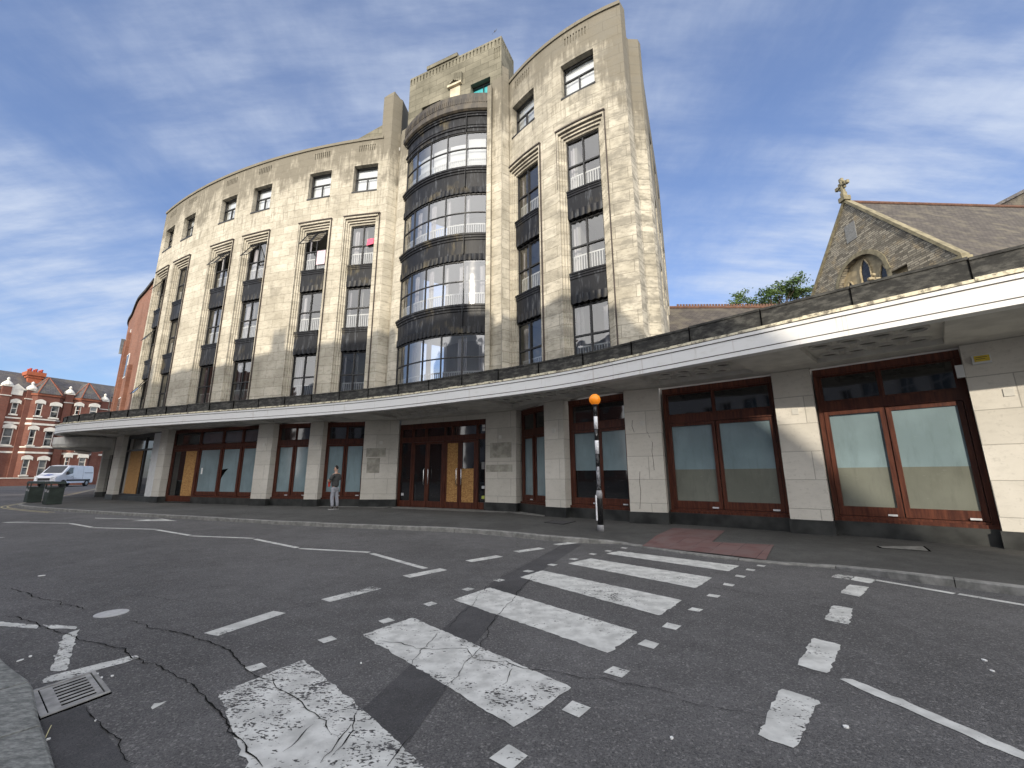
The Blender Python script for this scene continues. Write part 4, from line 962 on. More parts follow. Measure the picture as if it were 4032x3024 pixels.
# road markings, patches, cracks: children of the road
def quad(name, pts, mat=mPaint, z=.004, bow=None):
    mb = MB(); q = [P(*p, 0) for p in pts]; zz_ = [z+elev(p.x, p.y) for p in q]
    V = [(p.x, p.y, a) for p, a in zip(q, zz_)]
    area = sum(V[i][0]*V[(i+1) % len(V)][1]-V[(i+1) % len(V)][0]*V[i][1] for i in range(len(V)))
    if area < 0: V = V[::-1]
    r = random.Random(int(V[0][0]*1000)); W = []
    for i in range(len(V)):
        a = Vector(V[i]); b = Vector(V[(i+1) % len(V)]); k = max(1, int((b-a).length/.05)); nr = Vector(((b-a).y, -(b-a).x, 0)).normalized()
        for j in range(k): W.append(a.lerp(b, j/k)+nr*(r.gauss(0, .006) if j else -.012))
    mb.face(W); return mb.build(name, mat, road)
patchL = [(1440, 290), (1000, 520), (690, 812), (480, 1042), (200, 1300), (0, 1500)]; patchR = [(1530, 300), (1240, 492), (880, 905), (705, 1180), (500, 1470), (370, 1659)]
mb = MB(); V = []
for a, b in zip(patchL, patchR): p, q = P(*zB(*a)), P(*zB(*b)); V += [(p.x, p.y, .003), (q.x, q.y, .003)]
mb.shared(V, [(2*i, 2*i+2, 2*i+3, 2*i+1) for i in range(len(patchL)-1)]); mb.build('asphalt_patch', mPatch, road)
mb = MB(); V = [P(*z0(*p)) for p in ((505, 1050), (1050, 880), (1650, 1659), (700, 1659))]; e_x = V[3]+(V[3]-V[0])*.6; e_y = V[2]+(V[2]-V[1])*.6
mb.face([(p.x, p.y, .003) for p in (V[0], V[3], e_x, e_y, V[2], V[1])]); mb.build('asphalt_patch', mPatch, road)
S_ = 'crossing_stripe'
quad(S_, [zA(1325, 1212), zA(1842, 1003), zA(2175, 1275), zB(590, 1675), (860, 1790), (560, 1720)], mPaintW)
quad(S_, [zB(195, 850), zB(500, 745), zB(1472, 1170), zB(1125, 1418)], mPaintM)
quad(S_, [zB(748, 637), zB(970, 563), zB(1872, 832), zB(1695, 963)])
quad(S_, [zB(1153, 500), zB(1292, 459), zB(2142, 640), zB(2002, 733)])
quad(S_, [zB(1445, 416), zB(1582, 385), zC(268, 503), zC(165, 566)])
quad(S_, [zB(1678, 356), zB(1755, 340), zC(432, 430), zC(365, 464)])
def stud(c, s_=.13, m=mPaint):
    p = P(*c); r = random.Random(int(c[0]*10)); a = -.72; mb = MB(); V = []
    for dx, dy in ((-1, -1), (1, -1), (1, 1), (-1, 1)):
        x, y = dx*s_*.5*r.uniform(.85, 1.1), dy*s_*.5*r.uniform(.85, 1.1); V.append((p.x+x*math.cos(a)-y*math.sin(a), p.y+x*math.sin(a)+y*math.cos(a), .004))
    mb.face(V); mb.build('crossing_stud', m, road)
for c in ((340, 765), (607, 662), (838, 573), (1030, 518), (1207, 463), (1352, 424), (1482, 389), (1598, 359), (1693, 340), (1788, 322)): stud(zB(*c))
for c in ((1990, 880), (1560, 1048)): stud(zA(*c))
for c in ((1088, 1595), (1495, 1305), (1745, 1077), (1938, 907), (2080, 800)): stud(zB(*c), .15)
for c in ((165, 697), (272, 613), (365, 545), (437, 494), (500, 455), (563, 430)): stud(zC(*c))
def dash(name, a, b, w, m=mPaint, z=.004):
    a, b = P(*a), P(*b); d = (b-a).normalized(); nn_ = Vector((-d.y, d.x, 0))*w/2; mb = MB(); L = (b-a).length; k = max(1, int(L/1.5))
    V = []
    for i in range(k+1): p = a.lerp(b, i/k); e = elev(p.x, p.y)+z; V += [(p.x-nn_.x, p.y-nn_.y, e), (p.x+nn_.x, p.y+nn_.y, e)]
    mb.shared(V, [(2*i, 2*i+2, 2*i+3, 2*i+1) for i in range(k)]); return mb.build(name, m, road)
for a, b in (((1280, 850), (1700, 712)),): dash('give_way_dash', zA(*a), zA(*b), .2)
dash('give_way_dash', zA(1980, 643), zB(283, 563), .2, mPaintW)
for a, b in (((462, 497), (690, 451)), ((842, 403), (1032, 371)), ((1132, 345), (1288, 323)), ((1372, 302), (1492, 288))): dash('give_way_dash', zB(*a), zB(*b), .2)
Zg = 'zigzag_line'
dash(Zg, zB(252, 355), zB(580, 447), .11); dash(Zg, zA(1822, 325), zB(238, 348), .11)
for a, b in (((1552, 268), (1808, 320)), ((1162, 248), (1545, 263)), ((955, 211), (1155, 245)), ((567, 198), (950, 208)), ((428, 172), (560, 196)), ((20, 166), (420, 171)), ((20, 166), (180, 158))): dash(Zg, zA(*a), zA(*b), .11)
dash(Zg, zB(1000, 243), zB(1485, 276), .09); dash(Zg, zB(650, 212), zB(960, 240), .09); dash(Zg, zB(250, 186), zB(640, 206), .09)
for a, b in (((600, 1127), (735, 1137)), ((470, 1120), (590, 1127)), ((745, 1138), (830, 1142))): dash(Zg, a, b, .09)
dash(Zg, zC(1255, 516), zC(1740, 600), .1); dash(Zg, zC(1765, 602), zC(2180, 672), .1)
quad(Zg, [zC(1035, 1122), zC(1060, 1113), zC(1115, 1118), zC(2163, 1560), zC(2300, 1640), zC(2300, 1690), zC(2163, 1618)])
W_ = 'block_dash'
quad(W_, [zC(990, 500), zC(1020, 482), zC(1125, 495), zC(1105, 515)], mPaintW); quad(W_, [zC(1110, 517), zC(1135, 495), zC(1268, 514), zC(1228, 538)])
quad(W_, [zC(1045, 597), zC(1097, 544), zC(1220, 560), zC(1167, 620)]); quad(W_, [zC(950, 758), zC(998, 672), zC(1122, 690), zC(1105, 789)])
quad(W_, [zC(785, 1037), zC(878, 869), zC(1052, 912), zC(975, 1087)]); quad(W_, [zC(543, 1465), zC(680, 1178), zC(919, 1250), zC(775, 1547)])
mb = MB()
for pts in ([(578, 138), (1000, 150), (1000, 153), (830, 147), (578, 141)], [(800, 157), (985, 143), (1078, 157)]):
    q = [P(*zA(*p)) for p in pts]; V = [(p.x, p.y, .004) for p in q]
    ar = sum(V[i][0]*V[(i+1) % len(V)][1]-V[(i+1) % len(V)][0]*V[i][1] for i in range(len(V))); mb.face(V if ar > 0 else V[::-1])
mb.build('arrow_marking', mPaint, road)
quad(Zg, [zA(-60, 768), zA(240, 792), zA(232, 812), zA(-60, 795)]); quad(Zg, [zA(250, 790), zA(462, 796), zA(470, 815), zA(290, 812)], mPaintW)
quad(Zg, [zA(300, 1075), zA(410, 1066), zA(478, 818), zA(388, 850)], mPaintW); quad(Zg, [zA(243, 1132), zA(275, 1108), zA(822, 974), zA(852, 992), zA(420, 1118), zA(262, 1150)], mPaintW)
quad(Zg, [zA(-80, 254), zA(36, 257), zA(-80, 264)])
quad('paint_blob', [zA(905, 1300), zA(925, 1272), zA(975, 1262), (650, 1660) if 0 else zA(1015, 1250), zA(990, 1278), zA(935, 1308)], mFish)
for k, (off, wd) in enumerate(((.32, .06), (.52, .06))):      # double yellow lines round the corner
    mb = MB(); V = []
    for i in range(len(kl)):
        if kl[i].x < -19.5: p, nn_ = kl[i], kn[i]; a = p+nn_*off; b = p+nn_*(off+wd); V += [(a.x, a.y, elev(a.x, a.y)+.004), (b.x, b.y, elev(b.x, b.y)+.004)]
    mb.shared(V, [(2*i, 2*i+1, 2*i+3, 2*i+2) for i in range(len(V)//2-1)]); mb.build('yellow_line', mYellow, road)
def crack(pts, w, zc, m=mCrack, jit=.05, z=.008):
    q = [P(*zc(*p)) for p in pts]; r = random.Random(len(pts)+int(pts[0][0])); pl = resample([Vector(p[:2]) for p in q], .05); mb = MB(); V = []; nr = normals(pl); o = 0
    for i, (p, n_) in enumerate(zip(pl, nr)):
        o = o*.88+r.gauss(0, jit)*.22; ww = w*.5*r.uniform(.25, 1.1)*(.3+.7*min(1, i/4, (len(pl)-1-i)/4+.01)); a = p+n_*(o+ww); b = p+n_*(o-ww); V += [(a.x, a.y, z), (b.x, b.y, z)]
    mb.shared(V, [(2*i, 2*i+1, 2*i+3, 2*i+2) for i in range(len(pl)-1)]); mb.build('crack', m, road)
crack([(0, 572), (60, 578), (250, 620), (400, 663), (560, 705)], .012, zA); crack([(800, 765), (980, 805), (1180, 850), (1300, 885), (1400, 940), (1480, 1000), (1520, 1050), (1600, 1095), (1660, 1115)], .013, zA)
crack([(1660, 1115), (1665, 1160), (1720, 1190), (1790, 1215), (1880, 1300), (2000, 1400), (2110, 1470)], .009, zA)
crack([(40, 735), (180, 770), (300, 815), (400, 850), (480, 885), (560, 905), (720, 930), (810, 965), (900, 1000), (1050, 1070), (1130, 1160), (1250, 1250), (1330, 1330), (1420, 1450), (1500, 1570), (1620, 1645)], .013, zA)
crack([(570, 700), (690, 655), (820, 610)], .005, zA); crack([(820, 610), (990, 630), (1150, 655)], .006, zA); crack([(1070, 690), (940, 725), (800, 765)], .004, zA)
crack([(520, 1285), (600, 1400), (700, 1530), (790, 1659)], .010, zA)
crack([(290, 885), (420, 895), (540, 930), (600, 925), (700, 930), (850, 935), (880, 1000), (1060, 1015), (1180, 1060), (1300, 1090), (1420, 1100), (1540, 1135), (1720, 1135), (1900, 1180), (2163, 1240)], .008, zB)
crack([(0, 1225), (200, 1280), (400, 1310), (640, 1365)], .006, zC); crack([(230, 560), (500, 600), (700, 635), (990, 690), (1250, 730), (1600, 775), (1800, 815)], .007, zC)
crack([(370, 410), (1340, 415)], .003, zB) if 0 else None
crack([(1440, 290), (1180, 425), (1000, 520), (850, 660), (690, 812)], .006, zB); crack([(1240, 492), (1170, 570), (1030, 730), (880, 905), (800, 1040), (705, 1180)], .008, zB)
crack([(660, 840), (560, 930), (480, 1042)], .009, zB); crack([(200, 1300), (100, 1480), (0, 1600)], .011, zB); crack([(500, 1470), (430, 1560), (360, 1659)], .011, zB)
crack([(1720, 1570), (1850, 1470), (1900, 1400)], .012, zA); crack([(1950, 1640), (2050, 1540), (2163, 1400)], .01, zA); crack([(330, 290), (430, 290), (560, 265), (690, 245)], .004, zB)
crack([(1100, 1060), (1080, 1110), (1040, 1160)], .012, zB)

# near pavement, drain
nk = [P(*z0(*q), .1)[:2] for q in ((0, 255), (60, 330), (200, 440), (360, 545), (420, 650), (495, 1050), (600, 1330), (700, 1659))]
nk = [Vector(p) for p in nk]; d0_ = (nk[0]-nk[1]).normalized(); d1_ = (nk[-1]-nk[-2]).normalized()
nkl = [nk[0]+Vector((-9, 1.8)), nk[0]+Vector((-3.0, .9)), nk[0]+d0_*.6]+nk+[nk[-1]+d1_*1.2, nk[-1]+d1_*3.5]
npl = resample(nkl, .12); nn = normals(npl)
mb = MB(); V = []
far = Vector((-30, -12))
# kerb runs so that the road lies to its left; pavement lies towards -x
inn2 = [p+n_*.42 for p, n_ in zip(npl, nn)]
test = (Vector((-6, -1))-npl[len(npl)//2]).dot(nn[len(npl)//2]); sg = 1 if test > 0 else -1
inn2 = [p+n_*(.42*sg) for p, n_ in zip(npl, nn)]
V = [(p.x, p.y, .098) for p in inn2]+[(inn2[-1].x-.5, -14, .098), (-34, -14, .098), (-34, inn2[0].y, .098)]
mb.face(V); npv = mb.build('near_pavement', mPave, None); npv['kind'] = 'structure'; npv['label'] = 'near pavement at the lower left corner'
mb = MB(); V = []
i = 0; L1 = 7
while i < len(npl)-1:
    e = min(len(npl)-1, i+L1); V = []
    for k in range(i, e+1):
        p, n_ = npl[k], nn[k]*sg; pp = p.lerp(npl[k-1], .14) if k == e else (p.lerp(npl[k+1], .05) if k == i else p)
        for o, z in ((0, -.02), (0, .088), (.015, .102), (.43, .104), (.43, .05)): w_ = pp+n_*o; V.append((w_.x, w_.y, z))
    m_ = e-i+1; mb.shared(V, [(a*5+b, a*5+b+1, (a+1)*5+b+1, (a+1)*5+b) for a in range(m_-1) for b in range(4)]+[(4, 3, 2, 1, 0), tuple((m_-1)*5+x for x in (0, 1, 2, 3, 4))]); i = e
mb.build('kerb_slab', mStoneSlab, npv)
ggc = [P(*z0(*q), 0) for q in ((372, 722), (500, 1052), (1378, 722), (1115, 500))]
g0, gx, gy = ggc[1], (ggc[2]-ggc[1]), (ggc[0]-ggc[1])
def gp(a, b, z): p = g0+gx*a+gy*b; return (p.x, p.y, z)
gr = root('drain_grating', 'weathered slotted metal road drain grating beside the granite kerb', 'drain', (g0.x+gx.x*.5+gy.x*.5, g0.y+gx.y*.5+gy.y*.5, 0))
def gbox(mb, a0, a1, b0, b1, z0_, z1_): V = [gp(a, b, z) for z in (z0_, z1_) for a, b in ((a0, b0), (a1, b0), (a1, b1), (a0, b1))]; mb.shared(V, [(3, 2, 1, 0), (4, 5, 6, 7), (0, 1, 5, 4), (1, 2, 6, 5), (2, 3, 7, 6), (3, 0, 4, 7)])
mb = MB(); gbox(mb, -.01, 1.01, -.04, 1.04, -.03, .0045); mb.build('pit', mVoid, gr)
mb = MB(); gbox(mb, 0, 1, 0, .045, 0, .012); gbox(mb, 0, 1, .95, 1, 0, .012); gbox(mb, .93, 1, .045, .95, 0, .013); gbox(mb, 0, .1, .045, .95, 0, .007); mb.build('frame', mIron, gr)
mb = MB(); gbox(mb, .12, .3, .07, .93, 0, .0085); gbox(mb, .82, .91, .07, .93, 0, .0085)
for k in range(8): b = .07+k*.86/7.5; gbox(mb, .3, .82, b, b+.052, 0, .008)
mb.build('grate', mIron, gr)
mb = MB(); c = P(*zA(678, 720)); mb.lathe([(0.001, 0), (.15, 0), (.15, .006), (.13, .009), (.04, .009), (.04, .011), (.001, .011)], (c.x, c.y, 0), 28)
tag(mb.build('round_cover', mPaleIron, None), 'small round pale metal cover set in the asphalt crack', 'manhole cover')
r = random.Random(11)
def litter(c, lab, m=mPaper, sz=.03, l=1.5):
    p = P(*c); mb = MB(); a = r.uniform(0, 3); V = []
    for t in range(6): th = t*math.pi/3; x, y = math.cos(th)*sz*l*r.uniform(.7, 1.1), math.sin(th)*sz*r.uniform(.7, 1.1); V.append((p.x+x*math.cos(a)-y*math.sin(a), p.y+x*math.sin(a)+y*math.cos(a)))
    ar = sum(V[i][0]*V[(i+1) % 6][1]-V[(i+1) % 6][0]*V[i][1] for i in range(6)); V = V if ar > 0 else V[::-1]
    mb.prism(V, .002, .008+sz*.1); tag(mb.build('litter', m, None), lab, 'litter')
litter(z0(250, 325), 'white scrap nearer the granite kerb above the drain', sz=.012, l=2.2); litter(z0(380, 275), 'white scrap on the asphalt right of the one by the kerb', sz=.012, l=1.8)
litter(z0(1200, 495), 'pale chip at the far corner of the drain grating', sz=.012); litter(z0(1265, 540), 'pale fragment just right of the drain corner', sz=.010); litter(z0(1395, 520), 'white chip furthest right of the drain corner', sz=.010)
litter(z0(1188, 1080), 'tiny white dot of gum on the patch joint below the drain', sz=.007, l=1.); litter(z0(600, 1312), 'pale pebble against the granite kerb', sz=.010, l=1.2)
litter(zA(250, 492), 'white scrap on the open asphalt far from the kerb', sz=.03); litter(zC(1925, 1008), 'white speck on the asphalt at the right, upper of two', sz=.015); litter(zC(1972, 1073), 'white speck on the asphalt at the right, lower of two', sz=.013)
litter(zC(1083, 1415), 'pale blue white scrap below the diagonal line', sz=.016); litter(zC(20, 1482), 'white speck right of the lowest crossing stud', sz=.010); litter(zB(187, 1025), 'tiny white speck left of the second wide stripe', sz=.008, l=1.); litter(zC(1860, 553), 'crumpled pale wrapper in the gutter at the right kerb', sz=.05, l=1.3)
mb = MB(); a, b = P(*z0(570, 1275), .012), P(*z0(640, 1128), .012); mb.tube([a, a.lerp(b, .5)+Vector((0, 0, .004)), b], .0025, 6); tag(mb.build('straw_stalk', mYStraw, None), 'thin yellow dry stalk lying by the granite kerb', 'litter')

# ------------------------------------------------------------------ beacon
pb = P(1298, 1147, GZ); bc = root('zebra_beacon', 'black and white banded crossing pole topped by an orange globe', 'beacon', (pb.x, pb.y, GZ))
mb = MB(); mb.lathe([(.085, 0), (.085, .14), (.078, .15), (.001, .15)], n_=18); mb.build('base_sleeve', mGrey, bc, True, True)
mb = MB(); mb.lathe([(.078, .15), (.078, .84), (.07, .9), (.056, .98), (.001, .98)], n_=18); mb.build('lower_pole', mPoleB, bc, True, True)
mb = MB(); mb.lathe([(.078, 0.0), (.081, .0), (.081, .13), (.06, .20)], (0, 0, .80), 18); mb.build('worn_collar', mGrey, bc, True, True)
zl = .98
for z0_, z1_, mt, nm in ((.98, 1.10, mPoleB, 'black_band'), (1.10, 1.60, M('worn_grey_band', lambda g: setc(g, g.mix(g.ramp(g.noise(g.mapv(g.obj, (1, 1, .3)), 22, 4), .4, .6), (.06, .06, .065), (.32, .32, .34))), rough=.5), 'worn_band'), (1.60, 1.93, mPoleB, 'black_band'), (1.93, 2.28, mBand, 'white_band'), (2.28, 2.58, mPoleB, 'black_band'), (2.58, 2.92, mBand, 'white_band'), (2.92, 3.25, mPoleB, 'black_band')):
    mb = MB(); mb.lathe([(.052, z0_), (.052, z1_)], n_=18); mb.build(nm, mt, bc, True, True)
mb = MB(); prof = [(.001, 0)]; 
for k in range(0, 25):
    t = -1.15+(2.72)*k/24; prof.append((max(.001, .152*math.cos(t)), .139+.152*math.sin(t)))
mb.lathe(prof, (0, 0, 3.24), 32); mb.build('orange_globe', mOrange, bc, True, True)
mb = MB(); mb.lathe([(.07, 0), (.075, .02), (.07, .05), (.001, .05)], (0, 0, 3.21), 18); mb.build('globe_collar', mPlastic, bc, True, True)
mb = MB(); mb.box((-.092, -.03, .57), (.03, .07, .62)); mb.build('number_plate_strip', mBand, bc, False, True)

# ------------------------------------------------------------------ waste bins
def bin_(x, y, rz, label):
    z = GZ+elev(x, y); r = root('litter_bin', label, 'bin', (x, y, z), rz, 'street bins on the corner')
    mb = MB(); mb.prism([(-.3, -.28), (.3, -.28), (.3, .28), (-.3, .28)], 0.02, .82); mb.build('body', mBin, r, False, True)
    mb = MB()
    for a in (-.28, .28): 
        for b in (-.26, .26): mb.box((a, b, .93), (.05, .05, .22))
    mb.box((0, .27, .93), (.6, .03, .24)); mb.build('post', mBin, r, False, True)
    mb = MB(); mb.box((0, 0, .84), (.64, .6, .04)); mb.build('rim', mBin, r, False, True)
    mb = MB(); V = []; K = 9
    for i in range(K+1): t = math.pi*i/K; V += [(-.33*math.cos(t), -.31, 1.04+.13*math.sin(t)), (-.33*math.cos(t), .31, 1.04+.13*math.sin(t))]
    mb.shared(V, [(2*i, 2*i+1, 2*i+3, 2*i+2) for i in range(K)]+[tuple(2*i for i in range(K+1)), tuple(2*i+1 for i in range(K, -1, -1)), (0, 2*K, 2*K+1, 1)]); mb.build('domed_lid', mBin, r, False, True)
    mb = MB(); mb.box((-.12, -.288, .7), (.2, .012, .13)); mb.box((.16, -.288, .66), (.16, .012, .10)); mb.build('sticker', mGrey, r, False, True)
    mb = MB(); mb.box((0, -.283, .35), (.48, .012, .56)); mb.build('door_panel', mBin, r, False, True)
pz1, pz2 = P(72, 1084, GZ+.0), P(110, 1089, GZ)
bin_(pz1.x+.6, pz1.y-.6, -.5, 'dark green litter bin nearer the corner kerb, left of its twin'); bin_(pz2.x+.25, pz2.y-.2, -.45, 'dark green litter bin with pale stickers, right of its twin')

# ------------------------------------------------------------------ van
vx, vy = -49.2, 47.4; vh = math.atan2(-3.6, -5.0)
van = root('delivery_van', 'white panel van with two blue bonnet stripes crossing the far street', 'van', (vx, vy, elev(vx, vy)), math.radians(284))
VW = .99
prof = [(-2.75, .42), (-2.78, .9), (-2.74, 1.5), (-2.66, 2.12), (-2.5, 2.26), (.9, 2.28), (1.15, 2.2), (1.95, 1.42), (2.05, 1.32), (2.7, 1.12), (2.86, .95), (2.9, .62), (2.86, .36), (2.3, .34), (-2.6, .36)]
def vanw(x, z): w = VW*(1-.10*max(0, z-1.1)/1.2); return w*(1-.10*max(0, (x-1.6)/1.3)**2)
V = []; Fc = []; K = len(prof); cols = 7
for j in range(cols):
    t = -1+2*j/(cols-1)
    for x, z in prof:
        sh = 1-.03*abs(t)**3*(1 if abs(x) > 2.4 else 0); V.append((x*sh, t*vanw(x, z), z-(.05*abs(t)**4 if z > 2.1 else 0)))
for j in range(cols-1):
    for k in range(K): Fc.append((j*K+k, (j+1)*K+k, (j+1)*K+(k+1) % K, j*K+(k+1) % K))
Fc += [tuple(range(K)), tuple((cols-1)*K+k for k in range(K-1, -1, -1))]
mb = MB(); mb.shared(V, Fc); b_ = mb.build('body', mVan, van, False, True)
bv = b_.modifiers.new('soft', 'BEVEL'); bv.width = .05; bv.segments = 2; bv.limit_method = 'ANGLE'; bv.angle_limit = R_(40)
def vside(name, pts, mt, o=.006):
    for sgn in (1, -1):
        mb = MB(); V = [(x, sgn*(vanw(x, z)+o), z) for x, z in pts]; V += [(x, sgn*(vanw(x, z)-.02), z) for x, z in pts]; n_ = len(pts)
        f = [tuple(range(n_)), tuple(range(2*n_-1, n_-1, -1))]+[((i+1) % n_, i, i+n_, (i+1) % n_+n_) for i in range(n_)]
        if sgn > 0: f = [tuple(reversed(q)) for q in f]
        mb.shared(V, f); mb.build(name, mt, van, False, True)
vside('side_window', [(.55, 2.02), (1.02, 2.02), (1.5, 1.56), (1.55, 1.35), (1.2, 1.27), (.55, 1.42)], mDkGlass)
vside('side_moulding', [(-2.2, .78), (1.3, .74), (1.3, .60), (-2.2, .60)], mPlastic, .02); vside('slide_rail', [(-2.5, 1.5), (-1.2, 1.5), (-1.2, 1.45), (-2.5, 1.45)], mPlastic, .01)
vside('door_handle', [(.5, 1.12), (.72, 1.12), (.72, 1.07), (.5, 1.07)], mPlastic, .015); vside('door_seam', [(.42, 2.1), (.435, 2.1), (.435, .8), (.42, .8)], mPlastic, .002); vside('door_seam', [(-1.0, 2.1), (-.985, 2.1), (-.985, .8), (-1.0, .8)], mPlastic, .002)
mb = MB(); f_ = lambda t, x, z, o=.012: (x+o*.7, t, z+o*.7)
mb.face([f_(-.80, 1.95, 1.44), f_(.80, 1.95, 1.44), f_(.76, 1.2, 2.17), f_(-.76, 1.2, 2.17)]); mb.build('windscreen', mDkGlass, van, False, True)
for t0 in (-.22, .06): mb = MB(); mb.face([(2.72, t0, 1.132), (2.72, t0+.16, 1.132), (2.07, t0+.16, 1.332), (2.07, t0, 1.332)]); mb.build('blue_stripe', mBlue, van, False, True)
mb = MB(); mb.box((2.87, 0, .78), (.06, 1.0, .26)); mb.build('grille', mPlastic, van, False, True); mb = MB(); mb.box((2.86, 0, .48), (.1, 1.7, .22)); mb.build('bumper', mPlastic, van, False, True)
for sgn in (1, -1):
    mb = MB(); V = [(2.87, sgn*.55, 1.0), (2.9, sgn*.55, .78), (2.86, sgn*.82, .76), (2.66, sgn*.93, .95), (2.64, sgn*.93, 1.08), (2.8, sgn*.75, 1.05)]; V += [(x-.1, y*.97, z) for x, y, z in V]
    mb.shared(V, [tuple(range(6)), tuple(range(11, 5, -1))]+[((i+1) % 6, i, i+6, (i+1) % 6+6) for i in range(6)]); mb.build('headlight', mLight, van, False, True)
    mb = MB(); mb.box((1.52, sgn*1.1, 1.42), (.14, .2, .34)); mb.build('door_mirror', mPlastic, van, False, True)
    mb = MB(); mb.box((-2.78, sgn*.86, 1.1), (.06, .12, .4)); mb.build('tail_light', mRed, van, False, True)
    for wx in (1.75, -1.75):
        mb = MB(); V = []; K = 20
        for yy, rr_ in ((sgn*.76, .30), (sgn*.78, .335), (sgn*.98, .335), (sgn*1.0, .30), (sgn*1.0, .2)):
            for k in range(K): t = 2*math.pi*k/K; V.append((wx+rr_*math.cos(t), yy, .335+rr_*math.sin(t)))
        mb.shared(V, [(i*K+k, i*K+(k+1) % K, (i+1)*K+(k+1) % K, (i+1)*K+k) for i in range(4) for k in range(K)]+[tuple(range(K))]); wh = mb.build('wheel', mTyre, van, False, True)
        mb = MB(); V = [(wx+rr_*math.cos(2*math.pi*k/K), yy, .335+rr_*math.sin(2*math.pi*k/K)) for rr_, yy in ((.2, sgn*.985), (.08, sgn*1.0)) for k in range(K)]
        mb.shared(V, [(k, (k+1) % K, K+(k+1) % K, K+k) for k in range(K)]+[tuple(K+k for k in range(K))]); mb.build('rim', mHub, wh, False, True)
        mb = MB(); V = []
        for k in range(K//2+1): t = math.pi*k/(K//2); V += [(wx+.43*math.cos(t), sgn*(vanw(wx, .6)+.008), .335+.40*math.sin(t)), (wx+.335*math.cos(t), sgn*(vanw(wx, .6)+.008), .335+.335*math.sin(t))]
        mb.shared(V, [(2*k, 2*k+1, 2*k+3, 2*k+2) for k in range(K//2)]); mb.build('wheel_arch', mPlastic, van, False, True)

# ------------------------------------------------------------------ person
def skinned(name, bones, mt, parent, sub=2, rot=None):
    """bones: dict name -> (pos, radius); edges list"""
    V, E, Rr = bones; me = bpy.data.meshes.new(name); me.from_pydata(V, E, []); o = bpy.data.objects.new(name, me); COL.objects.link(o); o.parent = parent; MW[o.name] = MW[parent.name]
    me.materials.append(mt)
    m = o.modifiers.new('skin', 'SKIN'); m.use_smooth_shade = True
    for i, r_ in enumerate(Rr):
        sv = me.skin_vertices[0].data[i] if me.skin_vertices else None
        if sv: sv.radius = r_ if isinstance(r_, tuple) else (r_, r_); sv.use_root = (i == 0)
    s2 = o.modifiers.new('sub', 'SUBSURF'); s2.levels = sub; s2.render_levels = sub; return o
def mk_skin(name, chain, mt, parent, sub=2):
    V = [c[0] for c in chain]; Rr = [c[2] for c in chain]; E = [(c[1], i) for i, c in enumerate(chain) if c[1] is not None]
    me = bpy.data.meshes.new(name); me.from_pydata(V, E, []); me.materials.append(mt); o = bpy.data.objects.new(name, me); COL.objects.link(o); o.parent = parent
    bpy.context.view_layer.objects.active = o
    m = o.modifiers.new('skin', 'SKIN'); m.use_smooth_shade = True
    if not me.skin_vertices:
        a = me.attributes.new('skin', 'FLOAT_VECTOR', 'POINT') if 0 else None
    sv = me.skin_vertices[0].data
    for i, r_ in enumerate(Rr): sv[i].radius = r_ if isinstance(r_, tuple) else (r_, r_); sv[i].use_root = (i == 0)
    s2 = o.modifiers.new('sub', 'SUBSURF'); s2.levels = sub; s2.render_levels = sub
    MW[o.name] = MW[parent.name]; return o
pp = P(720, 1100.5, GZ)
# local frame: +x is where the person faces (screen left, slightly away), z up
man = root('person', 'man in a charcoal t-shirt and light grey joggers looking down the pavement with arms folded', 'person', (pp.x, pp.y, GZ), R_(158))
chain = [((0, 0, .96), None, (.08, .10)), ((.01, 0, 1.12), 0, (.08, .11)), ((.0, 0, 1.30), 1, (.115, .155)), ((-.01, 0, 1.43), 2, (.09, .12)), ((-.0, 0, 1.52), 3, .055), ((.012, 0, 1.585), 4, .055), ((.03, 0, 1.65), 5, (.085, .072)), ((.02, 0, 1.73), 6, (.092, .075)), ((.01, 0, 1.785), 7, (.06, .055)),
         ((0, .17, 1.44), 3, .055), ((.05, .25, 1.20), 9, .042), ((.25, .16, 1.14), 10, .034), ((.33, .06, 1.15), 11, .028),
         ((0, -.17, 1.44), 3, .055), ((.05, -.25, 1.20), 13, .042), ((.26, -.13, 1.18), 14, .034), ((.34, -.02, 1.20), 15, .028),
         ((0, .085, .86), 0, .05), ((.03, .1, .5), 17, .045), ((-.03, .1, .1), 18, .035), ((0, -.085, .86), 0, .05), ((-.03, -.1, .5), 20, .045), ((-.1, -.1, .1), 21, .035)]
body = mk_skin('body', chain, mSkin, man)
for sg_ in (1, -1):
    hx, hy, hz = (.33, .06, 1.15) if sg_ > 0 else (.34, -.02, 1.20); dy = -sg_
    ch = [((hx, hy, hz), None, .028), ((hx+.02, hy+dy*.045, hz), 0, (.034, .018))]
    for k, (oz, ln_) in enumerate(((.028, .062), (.01, .072), (-.009, .068), (-.027, .052))):
        b0 = len(ch); ch += [((hx+.025, hy+dy*.075, hz+oz), 1, .010), ((hx+.02, hy+dy*(.075+ln_*.6), hz+oz*.9), b0, .009), ((hx-.005, hy+dy*(.075+ln_), hz+oz*.85), b0+1, .008)]
    b0 = len(ch); ch += [((hx+.03, hy+dy*.03, hz+.035), 1, .011), ((hx+.035, hy+dy*.055, hz+.062), b0, .009)]
    mk_skin('hand', ch, mSkin, body, 1)
mk_skin('t_shirt', [((0.01, 0, .88), None, (.15, .18)), ((.02, 0, 1.08), 0, (.14, .175)), ((.0, 0, 1.28), 1, (.145, .19)), ((-.005, 0, 1.42), 2, (.105, .15)), ((0, 0, 1.475), 3, (.07, .08)), ((0, .185, 1.43), 3, .078), ((.035, .25, 1.27), 5, .07), ((.05, .265, 1.20), 6, .064), ((0, -.185, 1.43), 3, .078), ((.035, -.25, 1.27), 8, .07), ((.05, -.265, 1.20), 9, .064)], mTee, man)
